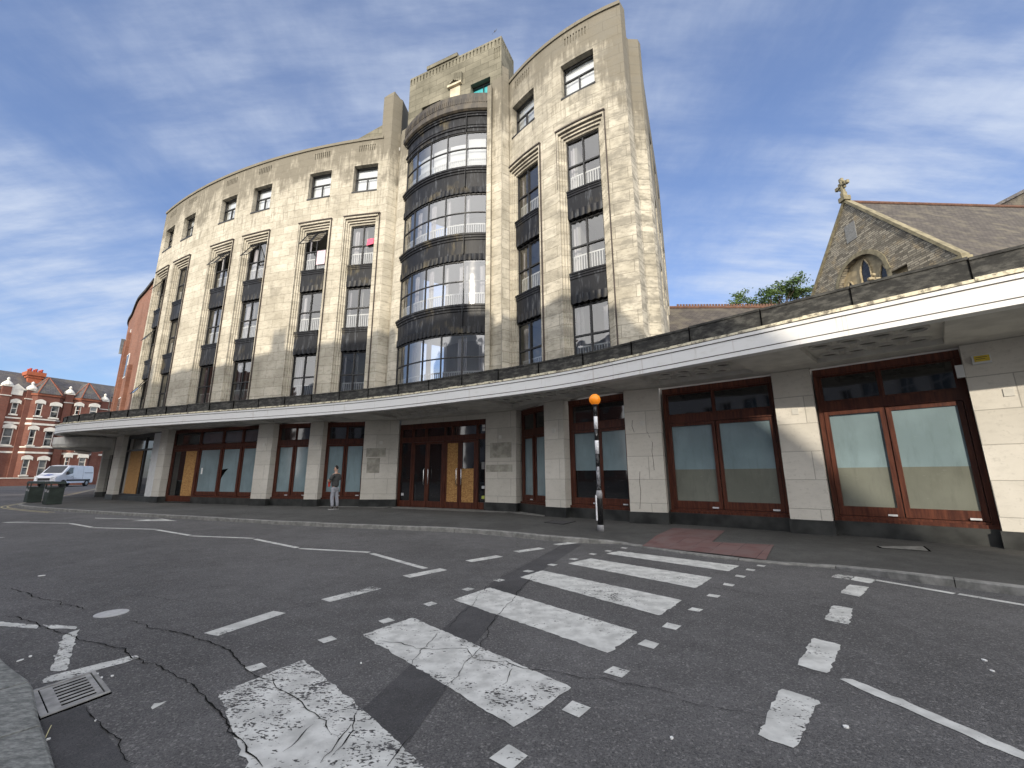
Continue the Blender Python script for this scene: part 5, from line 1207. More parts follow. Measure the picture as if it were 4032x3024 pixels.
mk_skin('joggers', [((0, 0, .95), None, (.13, .165)), ((0, 0, .86), 0, (.125, .155)), ((0, .085, .80), 1, .10), ((.03, .10, .50), 2, .08), ((-.0, .10, .28), 3, .072), ((-.03, .10, .11), 4, .058), ((0, -.085, .80), 1, .10), ((-.03, -.10, .50), 6, .08), ((-.08, -.10, .28), 7, .072), ((-.10, -.10, .11), 8, .058)], mJog, man)
for x0, y0 in ((-.03, .10), (-.10, -.10)):
    mk_skin('shoe', [((x0-.05, y0, .055), None, (.045, .045)), ((x0+.05, y0, .06), 0, (.05, .045)), ((x0+.15, y0, .045), 1, (.046, .032)), ((x0+.2, y0, .035), 2, (.032, .02)), ((x0-.0, y0, .1), 0, .045)], mShoe, man)
    mb = MB(); V = [(x0+.25*t-.09+.03, y0+(.042+.012*math.sin(t*3))*s_, 0) for t, s_ in ((0, -1), (.3, -1), (.7, -1), (1.0, -.9), (1.14, 0), (1.0, .9), (.7, 1), (.3, 1), (0, 1))]; mb.prism([v[:2] for v in V], 0.002, .028); mb.build('shoe_sole', mSole, man, False, True)
mk_skin('hair', [((-.03, 0, 1.67), None, (.05, .066)), ((-.02, 0, 1.745), 0, (.075, .079)), ((.015, 0, 1.80), 1, (.062, .06)), ((.055, 0, 1.795), 2, (.04, .05))], mHair, man)
mb = MB(); mb.box((.125, 0, 1.655), (.035, .026, .045)); mb.box((.0, .078, 1.66), (.035, .02, .06)); mb.box((.0, -.078, 1.66), (.035, .02, .06)); nf = mb.build('nose_and_ears', mSkin, body, True, True); bb = nf.modifiers.new('b', 'BEVEL'); bb.width = .008; bb.segments = 2
mb = MB(); mb.box((.113, .03, 1.69), (.012, .022, .010)); mb.box((.113, -.03, 1.69), (.012, .022, .010)); mb.box((.112, 0, 1.608), (.012, .045, .01)); mb.build('eyes_and_mouth', mHair, body, False, True)
mb = MB(); mb.lathe([(.03, 0), (.045, .02), (.05, .16), (.035, .2), (.001, .2)], (.27, .07, .93), 12); tag(mb.build('red_pouch', mRed, None), 'red bag hanging at the man\'s front under his folded arms', 'bag')
rb = bpy.data.objects['red_pouch']; rb.matrix_world = MW[man.name]

# ------------------------------------------------------------------ red brick terrace on the far left
TA, TB = Vector((-60.85, 50.0)), Vector((-56.2, 59.0)); td = (TB-TA).normalized()
TA0 = TA-td*3.2; 
def tS(x, y): s_, z_ = hit(*z6(x, y), TA0, TB); return s_, z_
def house(sa, sb, sbay0, sbay1, label, feats):
    A = TA0+td*sa; B = TA0+td*sb; c = (A+B)/2; e = .45
    h = root('terraced_house', label, 'house', (c.x, c.y, e), 0, 'red brick terraced houses'); fm = linemap(A, B); L = fm.L
    ez = tS(500, 560)[1]; ez2 = ez+.5
    b0, b1 = sbay0-sa, sbay1-sa
    win = feats
    mb = MB(); rects = [(w[0]-sa, w[1]-sa, w[2], w[3], None) for w in win if not (sbay0 < (w[0]+w[1])/2 < sbay1)]
    relief(mb, fm, [0, L], [0, ez], rects, .15)
    # canted bay
    bd = .75
    pts = [fm(b0, 0, 0)[:2], fm(b0+.55, -bd, 0)[:2], fm(b1-.55, -bd, 0)[:2], fm(b1, 0, 0)[:2]]
    for k in range(3):
        f2 = linemap(pts[k], pts[k+1]); rc = []
        if k == 1: rc = [(w[0]-sa-b0-.55, w[1]-sa-b0-.55, w[2], w[3], None) for w in win if (sbay0 < (w[0]+w[1])/2 < sbay1)]
        relief(mb, f2, [0, f2.L], [0, ez], rc, .15)
    # back and side volume
    bk = [fm(0, 8, 0), fm(L, 8, 0)]; a0, a1 = fm(0, 0, 0), fm(L, 0, 0)
    for p, q in ((a1, bk[1]), (bk[1], bk[0]), (bk[0], a0)): mb.face([(p[0], p[1], 0), (q[0], q[1], 0), (q[0], q[1], ez), (p[0], p[1], ez)], [(0, 0), (8, 0), (8, ez), (0, ez)])
    mb.build('wall', mBrick, h)
    mb = MB()        # white string courses following the bay
    for zc, th in ((tS(300, 828)[1], .16), (tS(300, 882)[1], .24), (tS(280, 1136)[1], .14), (tS(250, 1194)[1], .22)):
        slab(mb, fm, 0, b0, -.06, .02, zc-th/2, zc+th/2); slab(mb, fm, b1, L, -.06, .02, zc-th/2, zc+th/2)
        for k in range(3): f2 = linemap(pts[k], pts[k+1]); slab(mb, f2, -.02, f2.L+.02, -.06, .02, zc-th/2, zc+th/2)
        mb.build('string_course', mTrim, h); mb = MB()
    f2b = linemap(pts[1], pts[2])
    for w in win:
        inb = sbay0 < (w[0]+w[1])/2 < sbay1; f3, s0_ = (f2b, sa+b0+.55) if inb else (fm, sa)
        x0_, x1_, z0_, z1_ = w[0]-s0_, w[1]-s0_, w[2], w[3]; wd = x1_-x0_
        mb = MB()
        slab(mb, f3, x0_, x1_, .04, .1, z1_-.07, z1_); slab(mb, f3, x0_, x0_+.07, .04, .1, z0_, z1_); slab(mb, f3, x1_-.07, x1_, .04, .1, z0_, z1_); slab(mb, f3, x0_, x1_, .03, .1, (z0_+z1_)/2-.04, (z0_+z1_)/2+.04); slab(mb, f3, x0_, x1_, .04, .1, z0_, z0_+.07)
        ww = mb.build('window', mTrim, h)
        mb = MB(); slab(mb, f3, x0_+.05, x1_-.05, .08, .14, z0_+.03, z1_-.03); mb.build('glass', mSash, ww)
        mb = MB(); slab(mb, f3, x0_-.12, x1_+.12, -.14, .1, z0_-.16, z0_)
        # segmental white head
        K = 8; V = []
        for i in range(K+1): t = i/K; x = x0_-.2+(wd+.4)*t; hh = .22*math.sin(math.pi*t); V += [f3(x, -.08, z1_-.12*(abs(2*t-1) > .9)-.02), f3(x, -.08, z1_+.28+hh), f3(x, .05, z1_+.28+hh), f3(x, .05, z1_-.02)]
        mb.shared(V, [q for i in range(K) for q in ((4*i, 4*i+4, 4*i+5, 4*i+1), (4*i+1, 4*i+5, 4*i+6, 4*i+2), (4*i+3, 4*i+7, 4*i+4, 4*i))]+[(0, 1, 2, 3), (4*K+3, 4*K+2, 4*K+1, 4*K)])
        mb.build('window_surround', mTrim, ww)
    # terracotta eaves over bay, hipped bay roof
    mb = MB()
    for k in range(3): f2 = linemap(pts[k], pts[k+1]); slab(mb, f2, -.05, f2.L+.05, -.12, .1, ez-.32, ez-.02)
    mb.build('eaves_frieze', mTerra, h)
    ap = fm((b0+b1)/2, .9, ez+2.35); mb = MB(); rim = [fm(b0-.15, .4, ez), ]; pr = [fm(b0-.15, 0, ez-.05), fm(b0+.45, -bd-.2, ez-.05), fm(b1-.45, -bd-.2, ez-.05), fm(b1+.15, 0, ez-.05)]; bk_ = fm((b0+b1)/2, 3.2, ez+2.35)
    for p, q in zip(pr, pr[1:]): mb.face([p, q, ap], [(0, 0), (1.5, 0), (.7, 2.6)])
    mb.face([pr[3], bk_, ap], [(0, 0), (3, 2), (0, 2.6)]); mb.face([pr[0], ap, bk_], [(0, 0), (0, 2.6), (3, 2)]); mb.build('bay_roof', mSlate, h)
    mb = MB()
    for p in pr: mb.tube([p, ap], .06, 6)
    mb.build('hip_tiles', mTerra, h)
    mb = MB(); rz_ = ez+2.9; r0, r1 = fm(0, 4, rz_), fm(L, 4, rz_); f0, f1 = fm(0, .15, ez), fm(L, .15, ez); g0_, g1_ = fm(0, 8, ez), fm(L, 8, ez)
    mb.face([f0, f1, r1, r0], [(0, 0), (L, 0), (L, 5), (0, 5)]); mb.face([g1_, g0_, r0, r1], [(0, 0), (L, 0), (L, 5), (0, 5)]); mb.face([f0, r0, g0_]); mb.face([f1, g1_, r1]); mb.build('roof', mSlate, h)
    return h, fm, ez
def W2(x0, x1, y0, y1): a, b = tS(x0, (y0+y1)/2), tS(x1, (y0+y1)/2); m = (x0+x1)/2; return (a[0], b[0], tS(m, y1)[1], tS(m, y0)[1])
f1 = [W2(120, 190, 650, 775), W2(367, 432, 662, 800), W2(525, 612, 690, 822), W2(20, 130, 925, 1110), W2(285, 355, 945, 1118), W2(455, 545, 965, 1130), W2(212, 285, 1268, 1440), W2(385, 470, 1275, 1450)]
sp0, sp1 = tS(345, 560)[0], tS(755, 620)[0]
h1, hf1, ez = house(0, sp1, tS(215, 900)[0] if 0 else sp0-.15, tS(690, 640)[0], 'red brick terraced house at the photo edge with a tall orange chimney stack', f1)
f2 = [W2(795, 855, 690, 790), W2(950, 1030, 700, 800), W2(680, 730, 1245, 1340), W2(830, 905, 1250, 1345), W2(800, 860, 950, 1100), W2(950, 1030, 960, 1105)]
h2, hf2, _ = house(sp1, (TB-TA0).length+1.5, tS(785, 700)[0], tS(1100, 700)[0], 'red brick terraced house half hidden behind the curved canopy', f2)
def finial(h, x, y):
    s_, _z = tS(x, y); zt = tS(x, y-45)[1]; p = TA0+td*s_; fm = linemap(TA0, TB)
    mb = MB(); slab(mb, fm, s_-.38, s_+.38, -.25, .4, 0, zt-1.1); q = mb.build('pilaster', mBrick, h)
    mb = MB(); slab(mb, fm, s_-.46, s_+.46, -.33, .5, zt-1.1, zt-.95); slab(mb, fm, s_-.46, s_+.46, -.33, .5, zt-2.25, zt-2.15); c = fm(s_, .08, zt-.95); mb.lathe([(.5, 0), (.52, .1), (.40, .3), (.22, .5), (.10, .62), (.16, .75), (.12, .9), (.02, 1.0)], c, 12); mb.build('finial', mTrim, q, False)
finial(h1, 92, 420); finial(h1, 358, 470); finial(h2, 768, 520); finial(h2, 1145, 600)
s_, z_ = tS(440, 430); zt = tS(440, 285)[1]; fmT = linemap(TA0, TB)
ch_w = .62
mb = MB(); slab(mb, fmT, s_-ch_w, s_+ch_w, 2.2, 3.7, ez-.2, zt-.9); slab(mb, fmT, s_-ch_w-.12, s_+ch_w+.12, 2.1, 3.8, zt-.9, zt-.6); slab(mb, fmT, s_-ch_w-.25, s_+ch_w+.25, 1.95, 3.95, zt-.6, zt-.1)
chm = mb.build('chimney', simple('orange_chimney_brick', (.34, .095, .045), .15, 3, .9, .2, 'pos'), h1)
for k in range(6): mb = MB(); mb.lathe([(.13, 0), (.11, .3), (.14, .36), (.14, .44), (.1, .46)], fmT(s_-.5+(k % 3)*.5, 2.5+.8*(k//3), zt-.1), 10); mb.build('chimney_pot', simple('red_pot', (.38, .06, .04), .1, 4, .7) if k == 0 else bpy.data.materials['red_pot'], chm, True)
s_, z_ = tS(930, 520); mb = MB(); slab(mb, fmT, s_-1.0, s_+1.3, 3.2, 4.4, ez, tS(930, 462)[1]); chm = mb.build('chimney', mTerra, h2)
for k in range(5): mb = MB(); mb.lathe([(.14, 0), (.12, .3), (.15, .35), (.15, .45)], fmT(s_-.8+k*.4, 3.8, tS(930, 462)[1]), 8); mb.build('chimney_pot', mTrim, chm, True)
s_, z_ = tS(185, 500); mb = MB(); slab(mb, fmT, s_-.55, s_+.55, -.1, .3, tS(200, 570)[1], tS(200, 510)[1]); mb.face([fmT(s_-.8, -.12, tS(200, 510)[1]), fmT(s_+.8, -.12, tS(200, 510)[1]), fmT(s_, -.12, tS(200, 445)[1])]); mb.build('gablet', mTrim, h1)
# front garden wall
gw = root('garden_wall', 'low red brick garden wall in front of the terrace behind the bins', 'wall', (-60, 49, .45)); fgw = linemap(TA0+Vector((2.2, -1.1)), TA+td*6+Vector((2.2, -1.1)))
mb = MB(); slab(mb, fgw, 0, fgw.L, 0, .3, 0, 1.35); mb.build('brickwork', mBrick, gw); mb = MB(); slab(mb, fgw, -.05, fgw.L+.05, -.05, .35, 1.35, 1.45); mb.build('coping', mTrim, gw)

# ------------------------------------------------------------------ brick building adjoining the left end of the hotel
bt = root('brick_office_building', 'tall orange brick building with a curved front attached left of the limestone building', 'building', (-28, 33, 0))
P0, P1, P2 = (-25.35, 27.75), (-26.1, 28.6), (-26.9, 29.2)
curve = catmull([(-25.0, 27.3), (-27.2, 29.15), (-29.2, 30.8), (-32.1, 33.6), (-34.5, 35.9), (-36.4, 39), (-36.9, 43)], 6); bp = resample(curve, .5)
mb = MB(); u = 0; ZT = 14.9
for i, (a, b) in enumerate(zip(bp, bp[1:])):
    L = (b-a).length; dd = .28 if (3 <= i <= 4 or 8 <= i <= 9 or 14 <= i <= 15) else 0; nrm = Vector((-(b-a).y, (b-a).x)).normalized()
    zb_ = 4.35 if a.x > -31.4 else 0; q = [(a.x, a.y, zb_), (b.x, b.y, zb_), (b.x, b.y, ZT), (a.x, a.y, ZT)]; q = [q[1], q[0], q[3], q[2]]; uv = [(u+L, zb_), (u, zb_), (u, ZT), (u+L, ZT)]
    mb.face(q, uv); u += L
bk2 = [Vector((-24, 40)), Vector((-22, 31))]
V = [(p.x, p.y, ZT) for p in bp]+[(-24, 45, ZT), (-22, 31, ZT)]; mb.face(V); mb.face([(-36.9, 43, 0), (-24, 45, 0), (-24, 45, ZT), (-36.9, 43, ZT)])
mb.build('wall', mBrickO, bt)
mb = MB(); nb = normals(bp); sweep(mb, bp, nb, [(-.12, ZT-.0), (-.12, ZT+.2), (.4, ZT+.2), (.4, ZT)]); mb.build('coping', mSlab, bt)
def path_hit(pl, t): i = min(int(t*(len(pl)-1)), len(pl)-2); return pl[i], pl[i+1]
for t, zz_, kind in ((.14, 9.3, 'pier'), (.30, 0, 'pier'), (.45, 0, 'pier')):
    a, b = path_hit(bp, t); f2 = linemap(b, a); mb = MB(); slab(mb, f2, -.25, .35, -.22, .1, 4.4, zz_ or 12.5); mb.build('brick_pier', mBrickO, bt)
for t in (.24, .38, .55):
    for z0_ in (5.4, 8.7, 11.3):
        if t == .24 and z0_ > 11: continue
        a, b = path_hit(bp, t); f2 = linemap(b, a); mb = MB(); slab(mb, f2, -.55, .55, -.04, .06, z0_, z0_+1.8); w = mb.build('window', mRail, bt); mb = MB(); slab(mb, f2, -.47, .47, -.06, -.03, z0_+.08, z0_+1.72); mb.build('glass', mSash, w)
for t, z0_ in ((.44, 11.4),):      # windows standing open
    a, b = path_hit(bp, t); f2 = linemap(b, a); mb = MB()
    V = [f2(0, -.05, z0_), f2(0, -.42, z0_), f2(0, -.42, z0_+1.3), f2(0, -.05, z0_+1.3)]; V += [(p[0]+.04, p[1]+.04, p[2]) for p in V]; mb.shared(V, [(0, 1, 2, 3), (7, 6, 5, 4), (0, 4, 5, 1), (1, 5, 6, 2), (2, 6, 7, 3)]); mb.build('open_casement', mSash, bt)
a, b = path_hit(bp, .86); f2 = linemap(b, a); mb = MB(); slab(mb, f2, -1, 1, -1.6, .1, 7.6, 7.8)
for k in range(6): slab(mb, f2, -1+k*.4, -.97+k*.4, -1.6, -1.55, 7.8, 8.9)
slab(mb, f2, -1, 1, -1.6, -1.56, 8.85, 8.92); slab(mb, f2, -1, 1, -1.6, -1.56, 8.3, 8.34); mb.build('balcony', mSteel, bt)

# ------------------------------------------------------------------ church and hall on the right
CY = 26.; k_ = CY/22
AP = Vector((.895*CY, CY, 1.5+.71*CY)); GA = 5.9; dirg = Vector((.03, -1, 0)).normalized(); dirr = Vector((1, .05, 0)).normalized(); dropr = (AP.z-1.5-.0)-(.552*(CY-5.84*1.0))
church = root('stone_church', 'grey rubble stone church gable with a pointed window and a carved cross on its apex', 'church', (AP.x+6, CY, 0))
slope = 7.35/GA
def cg(a, z, o=0.): p = AP+dirg*a-dirr*o; return (p.x, p.y, z)      # a: along gable (towards camera positive), o outwards (left)
mb = MB()
# gable front face with pointed recess: build as fan of strips around the arch
def roofz(a): return AP.z-abs(a)*slope
ac, aw, az0, azt = .06, 1.92, 8., AP.z-4.2    # arch centre, half width, base, top
def archz(a):
    t = abs(a-ac)/aw
    return azt-(1-math.sqrt(max(0, 1-min(1, t)**2.0)))*2.0
N = 48; xa = sorted(set([-GA+2*GA*i/N for i in range(N+1)]+[ac-aw, ac+aw]+[2.05, 3.18]))
for a, b in zip(xa, xa[1:]):
    m_ = (a+b)/2; zr0, zr1 = roofz(a), roofz(b)
    if abs(m_-ac) < aw: z0a, z0b = archz(a), archz(b)
    elif 2.05 < m_ < 3.18: z0a = z0b = AP.z-6.35
    else: z0a = z0b = 0.
    mb.face([cg(a, z0a), cg(b, z0b), cg(b, zr1), cg(a, zr0)], [(a, z0a), (b, z0b), (b, zr1), (a, zr0)])
    if z0a > 0: mb.face([cg(a, z0a, 0), cg(a, z0a, -.35), cg(b, z0b, -.35), cg(b, z0b, 0)])
for a in (GA, -GA):    # side walls
    p = AP+dirg*a; q = p+dirr*30; zz_ = AP.z-7.35; f = [(p.x, p.y, 0), (q.x, q.y, 0), (q.x, q.y, zz_), (p.x, p.y, zz_)]; mb.face(f if a > 0 else f[::-1], [(0, 0), (30, 0), (30, zz_), (0, zz_)])
mb.build('gable_wall', mRubble, church)
mb = MB(); mb.face([cg(ac-aw-.1, 6, -.34), cg(ac+aw+1.5, 6, -.34), cg(ac+aw+1.5, azt+.1, -.34), cg(ac-aw-.1, azt+.1, -.34)]); 
mb.build('dressed_infill', mDress, church)
mb = MB(); pl_ = []; K = 20
for i in range(K+1):
    a = ac-aw+2*aw*i/K
    pl_.append((a, archz(a)))
V = [];
for i, (a, z) in enumerate(pl_):
    t = (a-ac)/aw; o = Vector((t, 1-.45*abs(t))).normalized()
    for w_, d in ((-.02, .06), (.26, .06), (.26, -.02)): V.append(cg(a+o.x*w_, z+o.y*w_, d))
mb.shared(V, [q for i in range(K) for q in ((3*i, 3*i+3, 3*i+4, 3*i+1), (3*i+1, 3*i+4, 3*i+5, 3*i+2))])
for sx in (-1, 1): 
    V = [cg(ac+sx*aw, 6, .06), cg(ac+sx*(aw+.27), 6, .06), cg(ac+sx*(aw+.27), pl_[0][1], .06), cg(ac+sx*aw, pl_[0][1], .06)]; mb.face(V if sx > 0 else V[::-1])
mb.build('arch_surround', mCoping, church)
def lancet(c, w, zt, zb, name='lancet_window'):
    mb = MB(); pts = []
    for i in range(9): t = i/8; pts.append((c-w+w*t*1.0, zt-1.0*w*2.0*(1-math.sin(t*math.pi/2))))
    for i in range(7, -1, -1): t = i/8; pts.append((c+w-w*t*1.0, zt-1.0*w*2.0*(1-math.sin(t*math.pi/2))))
    P_ = [(c-w, zb)]+pts+[(c+w, zb)]; f = [cg(a, z, -.30) for a, z in P_]; mb.face(f[::-1]); mb.face([cg(a, z, -.30) for a, z in P_]) if 0 else None
    o = mb.build(name, mLead, church); m2 = MB(); q = [Vector(cg(a, z, -.27)) for a, z in P_]; m2.tube(q, .06, 6); m2.build('moulding', mDress, o)
lancet(.22, .38, AP.z-4.45, 7); lancet(1.42, .27, AP.z-5.5, 7); lancet(-1.08, .30, AP.z-5.45, 7); lancet(2.70, .27, AP.z-6.58, 7)
mb = MB(); f = [cg(-.42, AP.z-1.65, .03), cg(.41, AP.z-1.65, .03), cg(.41, AP.z-2.92, .03), cg(-.42, AP.z-2.92, .03)]; f2_ = [cg(-.42, AP.z-1.65, 0), cg(.41, AP.z-1.65, 0), cg(.41, AP.z-2.92, 0), cg(-.42, AP.z-2.92, 0)]
mb.shared(f+f2_, [(3, 2, 1, 0), (0, 1, 5, 4), (2, 3, 7, 6), (1, 2, 6, 5), (3, 0, 4, 7)]); mb.build('blocked_slit_window', simple('grey_louvre', (.22, .22, .21), .2, 9, .9, .2), church)
mb = MB()
for sx in (-1, 1):
    V = []
    for a in (0, GA+.15):
        z = AP.z-a*slope; 
        for o, dz in ((.12, .12), (-.38, .12), (-.38, .38), (.12, .38)): V.append(cg(sx*a, z+dz-.1, o))
    mb.shared(V, [(k, (k+1) % 4, 4+(k+1) % 4, 4+k) for k in range(4)]+[(3, 2, 1, 0), (4, 5, 6, 7)])
V = cg(GA, AP.z-7.5, -.1); mb.box((V[0]-.0, V[1], V[2]-.25), (.6, .5, .7)); mb.build('gable_coping', mCoping, church)
mb = MB(); r0 = AP+dirr*.38; r1 = AP+dirr*24
for sx in (1, -1):
    e0_ = AP+dirg*(sx*(GA+.3))+Vector((0, 0, -7.35-.3*slope))+dirr*.38; e1_ = e0_+dirr*24; f = [e0_, e1_, r1, r0]; mb.face(f if sx > 0 else f[::-1], [(0, 0), (24, 0), (24, 9.5), (0, 9.5)])
mb.build('roof', mTile, church)
mb = MB(); mb.tube([r0+Vector((0, 0, .05)), r1+Vector((0, 0, .05))], .12, 8); mb.build('ridge_tiles', mRidge, church)
mb = MB(); cx = AP+Vector((0, 0, .15))
def cb(y, z, sy, sz, sx=.22): p = cx+dirg*y; mb.box((p.x, p.y, p.z+z), (sx, sy, sz))
cb(0, .12, .55, .35, .5); cb(0, .45, .3, .4, .3); cb(0, 1.0, .16, 1.1); cb(0, 1.18, .78, .16)
for y, z in ((-.42, 1.18), (.42, 1.18), (0, 1.62), (0, .75)): cb(y, z, .26, .26, .2)
for y, z in ((-.2, 1.38), (.2, 1.38), (-.2, .98), (.2, .98)): cb(y, z, .16, .16, .14)
o_ = mb.build('cross_finial', mCoping, church); bvv = o_.modifiers.new('b', 'BEVEL'); bvv.width = .04; bvv.segments = 2
# higher stone gable further right
mb = MB(); gy = 29.5
def gpt(u, v): d = ray(u, v); t = gy/d.y; return Vector((d.x*t, gy, 1.5+d.z*t))
a, b = gpt(2128, 459), gpt(2250, 396); dd_ = (b-a)*5
mb.prism([(a.x, gy), (a.x+8, gy), (a.x+16, gy), (a.x+16, gy+6), (a.x+8, gy+6), (a.x, gy+6)], 3, lambda x, y: a.z+(min(x, a.x+8)-a.x)*((b.z-a.z)/(b.x-a.x))-(max(0, x-a.x-8))*((b.z-a.z)/(b.x-a.x)))
mb.build('transept_gable', mTile, church)  # stone wall given dark tile colour to stand in for its shade
mb = MB(); sl_ = (b.z-a.z)/(b.x-a.x); V = []
for x in (a.x-.3, a.x+8):
    z = a.z+(x-a.x)*sl_
    for o, dz in ((-.2, 0), (6, 0), (6, .25), (-.2, .25)): V.append((x, gy+o, z+dz))
mb.shared(V, [(k, 4+k, 4+(k+1) % 4, (k+1) % 4) for k in range(4)]+[(0, 1, 2, 3), (7, 6, 5, 4)]); mb.build('transept_coping', mSlate, church)
# small cross standing on the hall behind the parapet
cc = ray(*zCh(1300, 770)); t_ = 15/cc.y; sx_, sy_, sz_ = cc.x*t_, 15., 1.5+cc.z*t_
sc2 = root('carved_stone_cross', 'small carved stone cross rising in front of the church window', 'cross', (sx_, sy_, 4.6)); mb = MB()
for y, z, a_, b_2 in ((0, -.55, .11, 1.2), (0, .0, .34, .10)): mb.box((sx_, sy_, sz_+z), (a_, .14, b_2))
for x, z in ((-.17, 0), (.17, 0), (0, .17)): mb.box((sx_+x, sy_, sz_+z), (.11, .13, .11))
mb.box((sx_, sy_, (4.6+sz_-.9)/2), (.18, .18, sz_-.9-4.6+.2)); cr = mb.build('cross', mDress, sc2); bvv = cr.modifiers.new('b', 'BEVEL'); bvv.width = .03; bvv.segments = 2
# hall
hall = root('church_hall', 'low hall with brown tiles and a red crested ridge, left of the church', 'hall', (13, 24, 0))
mb = MB(); x0_, x1_, yr, zr = 5., 18.6, 24., 1.5+.411*24
mb.face([(x0_, 19, 7.2), (x1_, 19, 7.2), (x1_, yr, zr), (x0_, yr, zr)], [(0, 0), (14, 0), (14, 6.5), (0, 6.5)]); mb.face([(x1_, 29, 7.2), (x0_, 29, 7.2), (x0_, yr, zr), (x1_, yr, zr)], [(0, 0), (14, 0), (14, 6.5), (0, 6.5)]); mb.build('roof', mTile, hall)
mb = MB(); mb.prism([(x0_, 19.2), (x1_-.2, 19.2), (x1_-.2, 28.8), (x0_, 28.8)], 0, 7.2, 0, False); mb.face([(x1_-.2, 19.2, 7.2), (x1_-.2, 28.8, 7.2), (x1_-.2, yr, zr-.1)]); mb.build('wall', mRubble, hall)
mb = MB(); mb.tube([(x0_+2.6, yr, zr+.04), (x1_, yr, zr+.04)], .1, 8)
for i in range(55): mb.box((x0_+5.1+i*.18, yr, zr+.19), (.12, .05, .12))
mb.build('ridge_tiles', mRidge, hall)

# ------------------------------------------------------------------ tree beyond the hall
tx, ty = 26.3, 40.; tr = root('broadleaf_tree', 'broad leafy treetop showing above the hall roof', 'tree', (tx, ty, 0)); rt_ = random.Random(21)
mb = MB(); mb.tube([(tx, ty, 0), (tx+.2, ty, 8), (tx-.1, ty, 14), (tx, ty, 17)], [.45, .35, .28, .2], 10)
tips = []
for k in range(16):
    a = k*2.4; r1_ = rt_.uniform(1.6, 3.6); z1_ = rt_.uniform(17.6, 19.9); q = Vector((tx+math.cos(a)*r1_, ty+math.sin(a)*r1_*.8, z1_ - .25*r1_+.4)); s_ = Vector((tx, ty, rt_.uniform(13.5, 16.8)))
    m_ = s_.lerp(q, .5)+Vector((0, 0, -.3)); mb.tube([s_, m_, q], [.13, .08, .03], 6); tips.append(q)
    for j in range(2): q2 = q+Vector((rt_.uniform(-.9, .9), rt_.uniform(-.9, .9), rt_.uniform(.1, .6))); mb.tube([m_, q2], [.05, .02], 5); tips.append(q2)
mb.build('trunk', mBark, tr)
mb = MB(); V = []; Fc = []
for c in tips:
    for g_ in range(5):
        cc_ = c+Vector((rt_.gauss(0, .38), rt_.gauss(0, .38), rt_.gauss(0, .2)))
        for l in range(48):
            p = cc_+Vector((rt_.gauss(0, .22), rt_.gauss(0, .22), rt_.gauss(0, .13))); s_ = rt_.uniform(.07, .14); a = Vector((rt_.uniform(-1, 1), rt_.uniform(-1, 1), rt_.uniform(-.6, .6))).normalized(); b = a.orthogonal().normalized()
            if rt_.random() < .5: b = a.cross(b)
            k = len(V); V += [p-a*s_, p+b*s_*.5, p+a*s_, p-b*s_*.5]; Fc.append((k, k+1, k+2, k+3))
mb.shared(V, Fc); mb.build('crown', mLeaf, tr)

# ------------------------------------------------------------------ building across the street, behind the camera (casts the street's shade, shows in the glass)
ob = root('rendered_shop_building', 'pale rendered shop building across the street mirrored in the shop windows', 'building', (-20, -8, 0))
zt = 14.6; corner = Vector((-2.0, -5.0)); leftend = Vector((-46, -5.0))
of = linemap(corner, leftend); rc = []; wins = []
for k in range(9):
    for z0_ in (5.6, 9.0): rc.append((1.6+k*4.6, 2.8+k*4.6, z0_, z0_+1.7, None)); wins.append(rc[-1]); rc.append((3.6+k*4.6, 4.8+k*4.6, z0_, z0_+1.7, None)); wins.append(rc[-1])
for k in range(6): rc.append((1.0+k*7, 6.8+k*7, .5, 3.3, None))
mb = MB(); relief(mb, of, [0, of.L], [0, 14.6], rc, .2)
mb.face([(-2, -5, 0), (-2, -5, zt), (-2, -50, zt), (-2, -50, 0)]); mb.face([(-46, -5, 0), (-46, -50, 0), (-46, -50, zt), (-46, -5, zt)]); mb.face([(-2, -5, zt), (-46, -5, zt), (-46, -50, zt), (-2, -50, zt)])
mb.build('wall', mWhiteWall, ob)
mb = MB()        # raised parapets and chimneys
for x0_, x1_, z1_ in ((-6.5, -5.2, 15.2), (-12, -6.5, 15.9), (-24, -13.2, 16.6), (-40, -26, 17.2), (-13.2, -12, 16.9), (-26, -24, 17.0)): mb.prism([(x0_, -6), (x1_, -6), (x1_, -5.02), (x0_, -5.02)], 14.4, z1_)
mb.build('parapet', mWhiteWall, ob)
for x0_, z1_ in ((-8.2, 17.4), (-30.5, 18.6), (-34, 18.3), (-19, 17.8)):
    mb = MB(); mb.box((x0_, -6.2, (14.6+z1_)/2), (.75, .7, z1_-14.6)); c_ = mb.build('chimney', mBrick, ob)
    for dx in (-.3, .0, .3): m2 = MB(); m2.lathe([(.11, 0), (.09, .4)], (x0_+dx, -6.2, z1_), 8); m2.build('chimney_pot', mTerra, c_)
for w_ in wins:
    mb = MB(); win_frame(mb, of, w_[0], w_[1], w_[2], w_[3], .12); w = mb.build('window', mRail, ob); pane(w, of, w_[0], w_[1], w_[2], w_[3], .16, mDkGlass)
for k in range(6):
    mb = MB(); slab(mb, of, 1.0+k*7, 6.8+k*7, .15, .18, .5, 3.3); mb.build('shop_glass', mDkGlass, ob)
ob2 = root('added_corner_building', 'unseen red brick corner building added to darken the door glass and shade the terrace', 'building', (-52, 14, 0))  # out of view, added to darken door reflections and shade the terrace
o2m = linemap((-47.5, -4), (-49.5, 27)); rc = [(1.2+k*3.3, 2.4+k*3.3, z, z+1.8, None) for k in range(9) for z in (1, 4.6, 8.2, 11.2)]
mb = MB(); relief(mb, o2m, [0, o2m.L], [0, 14.5], rc, .2); mb.prism([(-62, -5), (-47.9, -5), (-49.9, 27), (-62, 27)], 0, 14.4); mb.build('wall', mBrick, ob2)
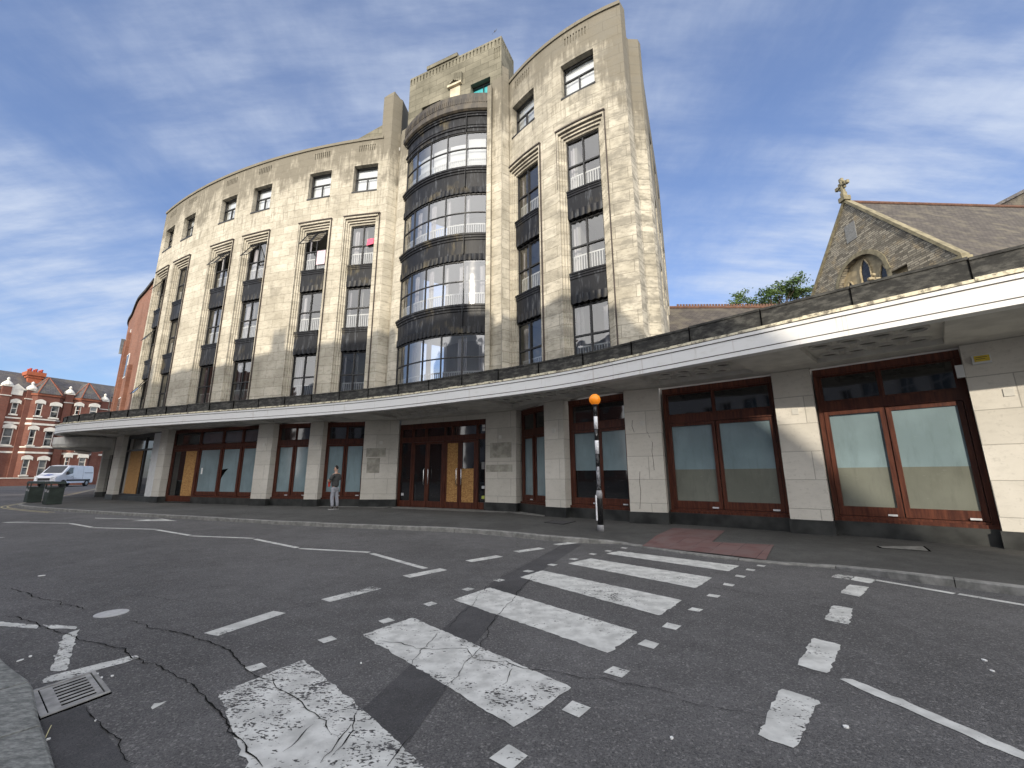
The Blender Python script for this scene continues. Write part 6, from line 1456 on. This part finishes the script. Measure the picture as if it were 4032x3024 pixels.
for r_c in rc: mb = MB(); slab(mb, o2m, r_c[0], r_c[1], .15, .18, r_c[2], r_c[3]); mb.build('window', mSash, ob2)
mb = MB(); slab(mb, of, .5, 20, -.08, 0, 3.35, 4.0); sg_ = mb.build('shop_sign', simple('green_sign_board', (.03, .09, .06), .1, 3, .5, 0), ob)
def text(body, size, loc, rot, mt, parent, name='lettering', ext=.01):
    cu = bpy.data.curves.new(name, 'FONT'); cu.body = body; cu.size = size; cu.extrude = ext; cu.align_x = 'CENTER'; cu.align_y = 'CENTER'; cu.materials.append(mt)
    o = bpy.data.objects.new(name, cu); COL.objects.link(o); o.parent = parent; o.matrix_world = MW[parent.name]; 
    base = MW[parent.name]; M_ = Matrix.Translation(loc) @ Matrix.Rotation(rot[2], 4, 'Z') @ Matrix.Rotation(rot[0], 4, 'X'); L_ = base.inverted() @ M_
    me = bpy.data.meshes.new_from_object(o); bpy.data.objects.remove(o); o = bpy.data.objects.new(name, me); COL.objects.link(o); o.parent = parent; o.matrix_local = L_; return o
for x in (-5.5, -12.5): text('Bayswater', .5, (x, -4.9, 3.68), (R_(90), 0, R_(180)), mPaper, sg_)
# ------------------------------------------------------------------ bird
bpx = ray(1068.5, 68); t_ = 30/bpx.y; bp_ = Vector((bpx.x*t_, 30, 1.5+bpx.z*t_)); bird = root('bird', 'small dark bird gliding high above the tower block', 'bird', bp_)
mb = MB(); mb.tube([(0, -.02, -.12), (0, 0, -.02), (0, .02, .10), (0, .03, .17)], [.01, .035, .03, .01], 8); mb.build('body', mPlastic, bird, True, True)
for sg_ in (1, -1): mb = MB(); V = [(0, 0, .02), (.12*sg_, .02, .16*sg_+.02), (.22*sg_, .0, .38*sg_), (.14*sg_, .0, .16*sg_-.05), (0.02*sg_, 0, -.05)]; V += [(x, y+.012, z) for x, y, z in V]; mb.shared(V, [(0, 1, 2, 3, 4), (9, 8, 7, 6, 5)]+[(i, (i+1) % 5+0, (i+1) % 5+5, i+5) for i in range(5)]); mb.build('wing', mPlastic, bird, False, True)
bpy.context.view_layer.update()
